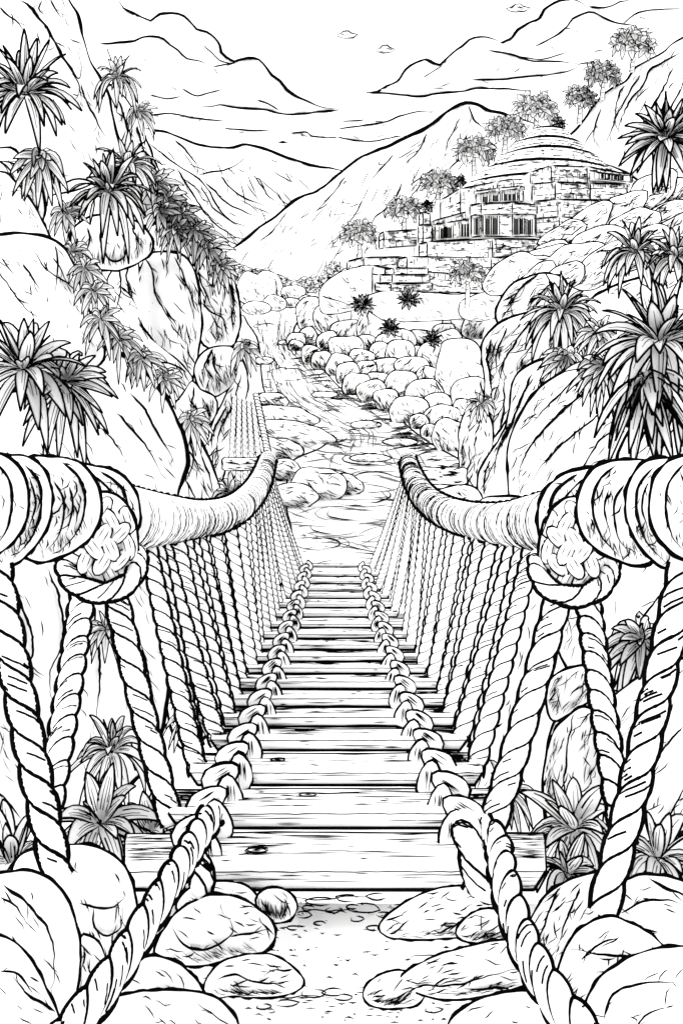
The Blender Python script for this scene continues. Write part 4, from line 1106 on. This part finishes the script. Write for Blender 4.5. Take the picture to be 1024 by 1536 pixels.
# rounded upper tiers, top first: each a band between two bowed ledges
LEV = [(800,846,193,190,228), (772,872,214,205,222), (752,894,233,220,217), (722,919,253,239,211), (702,945,273,260,206), (668,947,300,284,203)]
def arc(l, u, up=0, inn=0):
    x0, x1, ye, ym, Y = l; e = abs(u) ** 2.2
    return at(lerp(x0 + inn, x1 - inn, (u+1)/2), lerp(ym, ye, e) + up, Y + 8*e)
for k in range(5):
    mb = MB(); la, lb_ = LEV[k], LEV[k+1]; N = 24
    us = [2*i/N - 1 for i in range(N+1)]
    A = [arc(la, u) for u in us]; B = [arc(lb_, u, -1.5, 7) for u in us]; Cc = [arc(lb_, u, 3, 7) for u in us]
    rows_ = [[p + Vector((0, 14, 0)) for p in A], A, B, Cc, [p + Vector((0, 22, 0)) for p in Cc]]
    vs = [p for r_ in rows_ for p in r_]; fs = []
    for r_ in range(5):
        for i in range(N):
            a0, b0 = r_*(N+1) + i, ((r_+1) % 5)*(N+1) + i
            fs.append((a0, a0+1, b0+1, b0))
    mb.add(vs, fs, 0)
    def f(u, v, la=la, lb_=lb_): return arc(la, u*2-1).lerp(arc(lb_, u*2-1, -1.5, 7), v) + Vector((0, -.35, 0))
    def ln(u0, u1, v, w_, wv=.03):
        s_ = R.random()*50; m = max(3, int((u1-u0)*30))
        line3(mb, [f(lerp(u0,u1,i/m), min(1, max(0, v + wv*n1(i*.4, s_)))) for i in range(m+1)], w_, 1, .1, .1, .5)
    ln(0, 1, 0, 1.7); ln(0, 1, 1, 1.5)
    for v in (.33, .66):
        u = 0
        while u < 1:
            e = min(1, u + R.uniform(.05, .25)); ln(u, e, v + R.uniform(-.1, .1), .7); u = e + R.uniform(.01, .06)
    for _ in range(26 + 14*k):
        u = R.random(); v = R.uniform(0, .8); p = [f(u, v), f(u, v + R.uniform(.1, .2))]; line3(mb, p, .6, 1, .1, .3)
    for _ in range(70 + 30*k):      # hatching that draws in shade, denser on the right
        u = 1 - R.random()**1.6; v = R.uniform(.05, .95); ln(u, min(1, u + R.uniform(.01, .035)), v, .5, .02)
    part(mb, 'tier', [M_STONE, M_INK], temple)
tpart('tier', [(660,300,345,203),(690,283,345,201),(745,272,340,199),(770,268,330,199)], 18, courses=2, w=1.8, joints=.3)
# right hand block stack
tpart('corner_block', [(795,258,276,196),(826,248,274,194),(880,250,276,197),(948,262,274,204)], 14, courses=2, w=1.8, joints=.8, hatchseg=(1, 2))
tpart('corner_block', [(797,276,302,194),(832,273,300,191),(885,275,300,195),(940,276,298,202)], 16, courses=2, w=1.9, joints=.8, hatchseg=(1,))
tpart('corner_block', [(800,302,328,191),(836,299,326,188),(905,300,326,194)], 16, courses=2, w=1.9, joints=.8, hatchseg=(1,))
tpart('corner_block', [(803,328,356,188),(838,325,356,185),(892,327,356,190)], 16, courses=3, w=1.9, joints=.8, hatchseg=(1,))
# windowed band on the right shoulder
mb = MB(); block(mb, [(890,258,268,193),(945,264,273,200)], 3, 0, 1.5, 0)
lb = part(mb, 'window_band', [M_STONE, M_INK], temple)
def opening(x0, x1, t, b, Y, parent, arch=False, frame=2.2, mull=1, slope=0):
    """a dark doorway or window set between stone jambs"""
    mb = MB()
    tops = [(x0, t), (x1, t + slope)] if not arch else [(x0, t+5), (lerp(x0,x1,.25), t+1.5), (lerp(x0,x1,.5), t), (lerp(x0,x1,.75), t+1.5), (x1, t+5)]
    n = len(tops)
    P = [at(x, y, Y) for x, y in tops] + [at(x1, b, Y), at(x0, b, Y)]
    Q = [p + Vector((0, .3, 0)) for p in P]; m = len(P)
    mb.add(P + Q, [tuple(range(m)), tuple(range(2*m-1, m-1, -1))] + [(i, m+i, m+(i+1) % m, (i+1) % m) for i in range(m)], 0)
    op = part(mb, 'doorway' if b - t > 15 else 'window', [M_FINE], temple, parent)  # flat dark panel, coloured as the shade of the room behind
    mb = MB(); k = Y/F
    for xa, xb, ya, yb in ((x0-frame, x0+.6, t-frame, b), (x1-.6, x1+frame, t-frame, b)) + tuple(((x0+(x1-x0)*(q+1)/(mull+1)-1.2), (x0+(x1-x0)*(q+1)/(mull+1)+1.2), t, b) for q in range(mull)):
        p = [at(xa, ya, Y-.45), at(xb, ya, Y-.45), at(xb, yb, Y-.45), at(xa, yb, Y-.45)]
        r = [v + Vector((0, .5, 0)) for v in p]
        mb.add(p + r, [(0,1,2,3), (7,6,5,4), (0,4,5,1), (1,5,6,2), (2,6,7,3), (3,7,4,0)], 0)
        for a, b_ in ((0, 3), (1, 2)): mb.tube([p[a], p[b_]], [.45*k]*2, 1, 4)
    if parent is None: part(mb, 'jamb', [M_STONE, M_INK], temple, op)
    else: part(mb, 'jamb', [M_STONE, M_INK], temple, parent)
for x in (897, 907, 917, 927): opening(x, x+6, 261+(x-897)*.09, 268+(x-897)*.09, 193.5 + (x-890)/55*6.5, lb, frame=1, mull=0)
# upper loggia
mb = MB(); block(mb, [(713,290,306,186),(748,285,304,184.5),(778,282,302,184),(784,284,302,186)], 10, 0, 1.9, .4)
lg = part(mb, 'loggia', [M_STONE, M_INK], temple)
for x0, x1, t, b in ((722,732,294,304),(737,748,292,303),(754,774,290,302)): opening(x0 + 1, x1 - 1, t + 1, b - 1, 184.0, lg, frame=2.2, mull=2 if x1-x0 > 12 else 0)
mb = MB(); block(mb, [(710,287,291,184.8),(748,282,286,183),(780,279,283,182.5),(786,281,285,184.5)], 10, 0, 1.6, 0)
part(mb, 'cornice', [M_STONE, M_INK], temple, lg)
# middle gallery and left wing
tpart('gallery_wall', [(646,332,362,184),(705,316,358,182),(706,312,356,182)], 12, courses=1, w=1.8, joints=.3)
mb = MB(); block(mb, [(652,337,361,182),(668,334,360,181.5),(705,328,358,181)], 8, 0, 1.6, .2)
wg = part(mb, 'left_wing', [M_STONE, M_INK], temple)
for x0, x1, t, b in ((660,666,342,358),(669,677,340,357),(691,703,336,355)): opening(x0, x1, t, b, 180.9, wg, frame=2, mull=2 if x1-x0 > 10 else 0, arch=x1-x0 < 10)
# front pavilion
mb = MB(); block(mb, [(706,312,356,178),(722,309,354,176),(768,308,355,176),(803,310,355,180)], 12, 0, 2.2, .3)
pv = part(mb, 'front_pavilion', [M_STONE, M_INK], temple)
mb = MB(); block(mb, [(704,308,324,177),(721,305,322,175),(768,304,321,175),(805,307,322,179)], 13, 1, 1.9, .3)
part(mb, 'parapet', [M_STONE, M_INK], temple, pv)
for x0, x1, t, b, Y, ar in ((727,734,327,352,175.5,True),(738,746,326,352,175.5,True),(712,717,328,352,176.5,False),(770,777,328,352,176,False),(779,784,328,351,176.8,False),(790,796,330,352,178,False)):
    opening(x0, x1, t, b, Y, pv, ar, 2.4 if ar else 1.6, 0)
# tower at the left end
mb = MB(); block(mb, [(627,338,366,180),(634,337,367,179),(648,338,366,180)], 6, 2, 1.9, .5, (1,))
tw_ = part(mb, 'tower', [M_STONE, M_INK], temple)
mb = MB(); block(mb, [(628,321,339,180.2),(634,318,338,179.3),(645,320,339,180.2)], 5, 1, 1.8, .5, (1,))
part(mb, 'turret', [M_STONE, M_INK], temple, tw_)
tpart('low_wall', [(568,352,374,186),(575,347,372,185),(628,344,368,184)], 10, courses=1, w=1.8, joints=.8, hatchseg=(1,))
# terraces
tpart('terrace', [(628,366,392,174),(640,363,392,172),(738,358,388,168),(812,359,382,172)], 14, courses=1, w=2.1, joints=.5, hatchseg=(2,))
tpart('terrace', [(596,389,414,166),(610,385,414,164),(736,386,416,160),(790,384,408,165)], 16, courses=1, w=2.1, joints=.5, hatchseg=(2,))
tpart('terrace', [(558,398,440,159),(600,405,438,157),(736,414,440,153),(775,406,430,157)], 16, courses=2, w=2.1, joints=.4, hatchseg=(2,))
tpart('terrace', [(520,392,412,168),(545,386,410,166),(606,385,405,166)], 12, courses=1, w=2.0, joints=.3)
# stair blocks in front
tpart('stair_block', [(577,404,412,150),(590,402,412,149),(642,402,412,150)], 4, courses=0, w=1.9, joints=.3)
tpart('stair_block', [(570,412,424,148),(588,412,424,147),(644,412,424,148)], 5, courses=0, w=1.9, joints=.5)
tpart('stair_block', [(562,424,436,146),(586,426,438,145),(648,424,436,146)], 6, courses=1, w=2.0, joints=.6, hatchseg=(1,))
# rocks of the hill foot in front of the terraces
for lab, rim, Y in (('broad rocky shoulder below the temple terraces, left end', [(478,452),(482,432),(500,415),(530,402),(560,400),(572,420),(560,445),(540,462),(505,470),(484,470)], 165),
                    ('grassy ledge of rock in front of the stair blocks', [(545,452),(570,438),(620,438),(680,442),(735,440),(760,445),(745,470),(690,478),(620,482),(570,478)], 140),
                    ('rounded rock left of the lowest terrace, above the bank boulders', [(500,420),(515,405),(545,396),(562,402),(560,420),(530,432),(505,436)], 170),
                    ('long rock ledge below the lone tree beside the temple', [(690,455),(720,440),(760,432),(772,445),(755,470),(720,482),(692,476)], 128)):
    rock('hill_rock', lab, 'rock', rim, Y, w=2, flow=20, ncr=2, ntk=26, ndot=6, nh=16, L=(5,18), tk=.9, step=4, bulge=3, group='rocks at the foot of the temple')

# ---------------------------------------------------------------- trees and plants
GT = 'trees standing round the temple'
for lab, px, py, ty, Y, L in (('short leafy tree at the far left of the temple terraces, lowest of the line', 538,360,390,200,26),('leafy tree left of the temple tower, second lowest of the line', 606,324,352,212,26),('leafy tree halfway up the left temple slope, third of the line', 656,284,316,225,26),
        ('leafy tree on the left temple slope, fourth up the line', 709,234,272,236,28),('leafy tree just left of the temple summit', 757,202,228,246,27),('large leafy tree behind the temple summit', 803,172,200,252,30)):
    tree('leafy_tree', lab, px, py - 7, Y, L, ty + 5, n=32, group=GT, tw=5, w=.9, W=10.5, leafy=True, lean=R.choice((-2, 1, 3)))
for lab, px, py, ty, Y, L in (('leafy tree on the upper right crest, lowest of three', 869,154,182,258,22),('leafy tree on the upper right crest, middle of three', 903,120,145,257,25),('leafy tree on the upper right crest, topmost of three', 948,72,104,256,31)):
    tree('leafy_tree', lab, px, py - 6, Y, L, ty + 4, n=32, group='trees along the right crest', tw=5, w=.95, W=11, leafy=True, lean=R.choice((-1, 2)))
for lab, px, py, Y, L in (('low bush beside the large tree, right of the temple summit', 838,186,250,17),('low bush on the left temple slope under the fourth tree', 690,272,228,15),('low bush left of the third tree', 640,308,216,13),('bushy clump left of the temple summit', 735,222,243,13)):
    plant('bush', lab, 'bush', px, py, Y, L, 6, 30, 'bushes on the temple slope', w=.9, axis=(0,-.4,1), amax=110, rib=2)
tree('round_tree', 'lone round tree standing before the lowest terrace', 700, 412, 122, 26, 462, leafy=True, n=52, W=9, tw=5, w=.9, axis=(0,-.6,.8), amax=150, droop=(.05,.4))
for lab, px, py, Y, L in (('feathery shrub at the left of the grassy ledge', 543,458,138,22),('feathery shrub below the stair blocks', 612,450,136,22),('small shrub among the bank boulders', 585,494,128,19),('spindly shrub low on the bank between boulders', 648,510,118,17),('tuft between the bank boulders at the water', 492,538,150,14)):
    plant('shrub', lab, 'shrub', px, py, Y, L, 5, 42, 'shrubs on the temple bank', w=.9, axis=(0,-.5,.9), amax=115, rib=2, droop=(.05,.2))
# bushes massed below the mountains at the head of the river
for i in range(15):
    cx = 356 + i*10.4; cy = interp(cx, [356, 395, 440, 480, 505], [408, 416, 434, 424, 402]) + R.uniform(-3, 3); r = R.uniform(11, 15)
    k0 = R.random()*6
    rim = [(cx + r*math.cos(2*PI*a/18)*(1+.13*math.sin(a*2.5+k0)), cy + r*.9*math.sin(2*PI*a/18)*(1+.13*math.sin(a*2.5+k0))) for a in range(18)]
    s = Lump(rim, 520 - abs(i-7)*6, 3, step=3, wob=1.3); mb = MB(); s.mesh(mb); s.contour(mb, 1.2)
    for _ in range(34):
        x, y = s.inside(); a0 = R.uniform(0, 6); rr = R.uniform(1.3, 3)
        stroke(mb, s.surf, [(x + rr*math.cos(a0+t*.9), y + rr*math.sin(a0+t*.9)) for t in range(5)], .8, 1, .2, .3, .3, 2)
    tag(mb.build('hedge_bush', [M_LEAF, M_INK]), 'scrubby round bush in the hedge below the mountains, %s from the left' % ordn[i], 'bush', 'bushes at the head of the river')

A1 = dict(axis=(.15, -.75, .65)); A2 = dict(axis=(-.2, -.75, .6))
GP = 'spiky plants on the left cliff'
def lp(lab, px, py, Y, L, W, n, **kw):
    kw.setdefault('w', 1.8); kw.setdefault('axis', (.15, -.5, 1)); kw['droop'] = (.12, kw.get('droop', (0, .95))[1] + .45); kw['amax'] = min(kw.get('amax', 92), 92 if kw['axis'][2] > .4 else 110); kw['w'] = min(kw['w'], 1.8)
    L *= 1.12; W *= .84; n = max(16, int(n*.95)); kw['w'] = min(kw['w'], .115*W); kw.setdefault('core', .05)
    return plant('spiky_plant', lab, 'plant', px, py, Y, L, W, n, GP, **kw)
lp('large spiky plant with long arching leaves at the upper left edge', 38,142, 11.2, 98,19,46, droop=(.1,.75), amax=120)
lp('drooping leaves hanging below the large upper left spiky plant', 62,236, 11.0, 62,13,24, axis=(.2,-.8,-.2), w=1.7)
lp('small spiky plant on the skyline of the left cliff', 176,118, 15.2, 50,10,34, w=1.6, amax=125)
lp('little leafy tuft under the skyline plant on the left cliff', 208,166, 16.5, 36,8,26, axis=(.5,-.7,.1), w=1.4)
lp('largest mid cliff spiky plant with a fountain of arching leaves', 163,290, 12.6, 82,16,46, droop=(.1,.8), amax=120)
lp('spiky plant rising behind the largest mid cliff plant', 190,250, 14.8, 66,13,36, w=1.8)
for k, (x, y, l) in enumerate(((232,272,46),(252,300,46),(272,322,44),(294,346,44),(312,372,42),(330,398,36),(262,345,40),(240,318,42))):
    lp('leafy tuft in the fringe hanging on the cliff edge, %s of eight' % ordn[k], x, y, 18.2 - k*.05, l, 10, 26, axis=(.55,-.75,.15), w=1.5, droop=(.2,.8))
lp('big spiky plant with broad pointed leaves low at the left edge', 36,556, 6.0, 112,25,40, w=2.6, droop=(.1,.55), amax=118)
lp('spiky plant leaning right beside the big low left one', 98,572, 6.15, 88,18,38, w=2.2, axis=(.5,-.7,.3), droop=(.2,.7), amax=115)
for k, (x, y, l, Y) in enumerate(((98,318,38,12.2),(108,378,42,12.4),(128,402,40,8.9),(140,436,42,8.7),(152,478,46,8.6),(178,508,46,8.9),(212,536,42,9.0),(246,566,36,9.2),(285,628,40,11.2))):
    lp('leafy tuft growing in the crevice beside the smooth boulder, %s from the top' % ordn[k], x, y, Y, l, 10, 22, axis=(.5,-.75,.2), w=1.5, droop=(.2,.7))
lp('small tuft on the river side rock, above the back stays', 366,520, 16.2, 34,9,24, axis=(.4,-.8,.1), w=1.5)
lp('spiky tuft behind the left hand rope near its tip', 346,742, 11.2, 46,10,34, w=1.7)
lp('dark leaved plant glimpsed between the left hangers', 160,945, 5.9, 44,11,26, w=1.9)
lp('dark leaved plant behind the left hangers, nearer the planks', 318,938, 9, 44,10,28, w=1.7)
lp('tall grassy plant behind the left hangers at the rock foot', 168,1128, 4.4, 88,15,30, axis=(0,-.4,1), w=2, amax=80)
lp('grassy plant behind the left hangers beside the lower planks', 285,1075, 6.2, 56,11,28, axis=(0,-.4,1), w=1.8, amax=85)
lp('broad ribbed leaves beside the first planks on the left', 150,1235, 3.3, 98,30,26, axis=(.2,-.3,1), amin=15, amax=95, droop=(.2,.8), rib=4)
lp('broad ribbed leaves low behind the left guy rope', 225,1250, 3.5, 78,24,22, axis=(0,-.3,1), amin=15, amax=90, droop=(.2,.8), rib=4)
lp('grassy blades at the lower left edge of the picture', 18,1300, 2.5, 120,24,26, axis=(.1,-.2,1), w=2.3, amax=75)
GQ = 'spiky plants on the right slope'
def rp(lab, px, py, Y, L, W, n, **kw):
    kw.setdefault('w', 1.8); kw.setdefault('axis', (-.15, -.5, 1)); kw['droop'] = (.12, kw.get('droop', (0, .95))[1] + .45); kw['amax'] = min(kw.get('amax', 92), 92 if kw['axis'][2] > .4 else 110); kw['w'] = min(kw['w'], 1.9)
    L *= 1.12; W *= .84; n = max(16, int(n*.95)); kw['w'] = min(kw['w'], .115*W); kw.setdefault('core', .05)
    return plant('spiky_plant', lab, 'plant', px, py, Y, L, W, n, GQ, **kw)
tree('palm_tree', 'broad leaved palm standing at the right edge above the slope', 998, 206, 80, 72, 285, n=52, W=15, tw=9, w=1.7, axis=(-.1,-.6,.8), amax=125, serr=0, droop=(.1,.7))
rp('spiky plant on the slope under the right edge palm, left of a pair', 952,380,48, 66,14,42)
rp('spiky plant at the right edge, right of a pair', 1012,388,46, 62,14,40)
rp('leafy clump at the middle of the right slope', 842,470,40, 76,14,46, w=1.8, amax=115)
rp('ferny tuft right of the leafy clump on the right slope', 898,500,34, 52,11,30, axis=(-.3,-.7,.3), w=1.6)
rp('ferny tuft hanging below the leafy clump, over the pale boulder', 850,535,26, 54,11,32, axis=(-.5,-.7,-.1), w=1.6, droop=(.2,.8))
rp('ferny tuft left of the biggest spiky plant', 905,548,16, 60,13,32, axis=(-.6,-.7,0), w=1.8, droop=(.2,.8))
rp('biggest spiky plant, tall pointed leaves at the right edge', 988,515,11.5, 124,27,46, w=2.6, droop=(.05,.6), amax=120)
rp('long leaves hanging below the biggest spiky plant', 968,565,11.2, 100,24,30, axis=(-.1,-.8,-.7), w=2.4, droop=(.2,.6), amax=85)
rp('second bunch of hanging leaves at the right edge', 1012,570,11.8, 96,22,26, axis=(.1,-.8,-.6), w=2.3, amax=85)
rp('small tuft above the river at the foot of the fluted rock', 722,605,27.5, 32,9,26, w=1.5, axis=(-.2,-.6,.7))
rp('spiky plant against the rock below the right knot', 962,960,6.6, 82,17,34, w=2.2, axis=(-.5,-.7,.5), amax=110)
rp('broad ribbed leaves beside the first planks on the right', 860,1245, 3.3, 100,30,26, axis=(-.2,-.3,1), amin=15, amax=95, droop=(.2,.8), rib=4)
rp('broad ribbed leaves low by the right end of the first plank', 850,1310, 2.75, 66,24,20, axis=(.2,-.3,1), amin=15, amax=95, droop=(.2,.8), rib=4)
rp('grassy blades at the right edge behind the hangers', 985,1290,2.7, 108,24,22, axis=(.1,-.3,1), w=2.2, amax=75)
rp('dark leaved plant behind the right hangers', 760,1190,4.2, 66,14,28, axis=(0,-.4,1), w=1.9, amax=90)

# ---------------------------------------------------------------- stones of the ledge
GF = 'boulders on the ledge at the bridge end'
def frock(lab, rim, Y, **kw):
    kw.setdefault('w', 4.8); kw.setdefault('flow', 60); kw.setdefault('nh', 34); kw['ntk'] = int(kw.get('ntk', 8)*1.6); kw.setdefault('ndot', 9)
    return rock('ledge_boulder', lab, 'boulder', rim, Y, group=GF, tk=1.9, hb=(20,170), **kw)
frock('big smooth boulder at the lower left edge, behind the lowest one', [(-70,1330),(0,1311),(40,1307),(72,1318),(98,1345),(115,1390),(120,1430),(116,1480),(100,1560),(40,1640),(-120,1640)], 1.55, flow=65, ntk=16, ncr=1, extra=[([(0,1326),(30,1345),(55,1370),(75,1400),(82,1450),(78,1490)],2.4),([(2,1345),(25,1362),(42,1390)],1.6)])
frock('lowest boulder in the bottom left corner', [(-80,1400),(0,1405),(30,1420),(52,1450),(75,1495),(95,1545),(110,1620),(-80,1640)], 1.42, flow=50, ntk=12, ncr=1, extra=[([(0,1456),(28,1462),(48,1490)],1.8)])
frock('tall boulder behind the left guy rope, with a hollow on its face', [(20,1300),(60,1272),(100,1267),(140,1270),(175,1288),(196,1318),(206,1370),(208,1420),(170,1450),(120,1440),(80,1420),(30,1400)], 2.0, flow=70, ntk=18, ncr=1, extra=[([(120,1355),(150,1362),(172,1360),(190,1342)],2),([(140,1362),(142,1390),(160,1405),(180,1390),(184,1362)],1.8)])
frock('broad low boulder in front of the first plank on the left', [(232,1430),(248,1390),(275,1362),(310,1345),(350,1345),(385,1362),(410,1388),(408,1415),(385,1432),(340,1440),(300,1448),(255,1445)], 2.22, flow=20, ntk=16, ncr=1, extra=[([(258,1390),(275,1418),(310,1424),(345,1405),(346,1385),(330,1365)],1.6),([(345,1405),(380,1400),(405,1392)],1.6)])
frock('flat stone peeping out under the first plank on the left', [(265,1355),(290,1330),(330,1322),(365,1328),(385,1345),(390,1370),(330,1385),(280,1380)], 2.42, flow=20, ntk=10, ncr=0, w=3.6)
frock('small round stone beside the trail, left of its start', [(384,1350),(395,1336),(415,1332),(436,1342),(445,1362),(435,1378),(415,1384),(395,1374)], 2.3, flow=70, ntk=8, ncr=0, w=4)
frock('flat slab lying on the trail at lower left', [(306,1478),(330,1445),(365,1434),(405,1432),(435,1448),(455,1470),(445,1486),(400,1496),(350,1494),(315,1496)], 2.08, flow=10, ntk=14, ncr=1, w=3.6, extra=[([(325,1470),(350,1462),(390,1474),(425,1474),(445,1466)],1.8)])
frock('boulder between the left guy rope and the flat slab', [(180,1490),(195,1450),(225,1435),(260,1442),(285,1460),(305,1490),(300,1520),(240,1530),(190,1525)], 1.9, flow=40, ntk=12, ncr=1)
frock('broad smooth boulder at the bottom edge, left of the trail', [(150,1540),(170,1500),(215,1488),(265,1486),(310,1492),(340,1510),(358,1545),(350,1620),(150,1620)], 1.75, flow=30, ntk=12, ncr=1)
frock('pale rock sliver wedged behind the left guy rope', [(118,1410),(135,1405),(152,1420),(160,1455),(150,1500),(128,1520),(112,1480)], 1.75, flow=80, ntk=14, ncr=1, w=3.6)
frock('long low boulder under the right lashing tail', [(568,1392),(580,1375),(605,1355),(640,1338),(690,1330),(735,1338),(752,1360),(745,1390),(705,1402),(660,1408),(610,1408),(580,1404)], 2.25, flow=165, ntk=20, ncr=1, w=3.8, extra=[([(570,1385),(600,1395),(635,1385),(648,1392)],1.6)])
frock('small stone tucked against the right guy rope', [(684,1400),(695,1380),(720,1365),(745,1366),(765,1380),(768,1405),(735,1414),(700,1412)], 2.12, flow=150, ntk=12, ncr=0, w=3.6)
frock('long boulder lying beside the trail on the right', [(600,1470),(640,1440),(690,1424),(740,1412),(780,1412),(800,1440),(800,1470),(740,1490),(690,1498),(640,1494)], 2.0, flow=165, ntk=20, ncr=1, w=3.8, extra=[([(620,1478),(680,1478),(740,1462),(785,1450)],1.7)])
frock('small oval stone standing on the trail at lower right', [(545,1494),(555,1472),(580,1459),(610,1458),(630,1470),(637,1490),(625,1506),(595,1512),(562,1510)], 2.02, flow=150, ntk=12, ncr=1, w=3.6)
frock('boulder at the bottom edge between the trail and the right guy rope', [(670,1545),(700,1510),(745,1492),(800,1488),(850,1500),(880,1540),(880,1620),(670,1620)], 1.82, flow=160, ntk=12, ncr=1)
frock('upright wedge of rock behind the right guy rope', [(790,1410),(800,1370),(830,1335),(870,1315),(905,1310),(925,1330),(915,1380),(880,1420),(850,1450),(815,1445)], 2.2, flow=115, ntk=20, ncr=2, extra=[([(870,1330),(850,1375),(835,1420)],1.8)])
frock('rounded boulder at the right edge behind the others', [(900,1400),(915,1340),(950,1316),(990,1314),(1040,1330),(1110,1380),(1110,1480),(960,1470)], 1.95, flow=20, ntk=16, ncr=1, extra=[([(930,1370),(965,1352),(1000,1350),(1030,1360)],1.8)])
frock('round smooth boulder in the lower right, right of the guy rope', [(836,1480),(842,1440),(862,1402),(890,1382),(920,1376),(955,1390),(985,1410),(1000,1440),(985,1490),(930,1540),(860,1540)], 1.72, flow=125, ntk=18, ncr=1, extra=[([(872,1440),(900,1415),(930,1405)],1.8)])
frock('lowest boulder in the bottom right corner', [(872,1540),(890,1480),(930,1445),(980,1425),(1040,1422),(1120,1440),(1120,1640),(872,1640)], 1.55, flow=155, ntk=16, ncr=1, extra=[([(905,1530),(920,1490),(960,1476),(1024,1474)],2.2),([(950,1550),(970,1520),(1010,1510)],1.6)])

rrock('fluted stone at the water under the right hand rope tip rocks', [(688,650),(698,618),(716,606),(736,630),(736,690),(728,760),(702,756),(690,705)], 43, w=2.8, ntk=26, ncr=2, flow=100, L=(8,24))
rrock('low stone beside the right anchor beam', [(640,748),(660,735),(690,728),(716,735),(722,760),(690,775),(650,770)], 26, w=2.4, ntk=12, ncr=1, flow=20, L=(6,18))

# more of the stone's own fissures on the two near walls
rrock('slanting slab at the right edge below the spiky plant', [(905,1075),(940,1030),(985,1005),(1040,985),(1150,960),(1160,1200),(1040,1240),(960,1260),(915,1200)], 6.3, w=3.6, ntk=36, ncr=3, flow=125, L=(10,34),
      extra=[([(1020,1010),(985,1050),(960,1100),(945,1160)],1.6),([(1024,1090),(990,1130),(970,1190)],1.6)])
rrock('upright cracked stone behind the right near hangers', [(822,1120),(840,1085),(878,1060),(900,1085),(905,1150),(900,1240),(860,1270),(825,1240),(815,1180)], 6.6, w=3.4, ntk=34, ncr=3, flow=100, L=(10,36), extra=[([(860,1070),(850,1120),(846,1180),(850,1240)],1.6)])
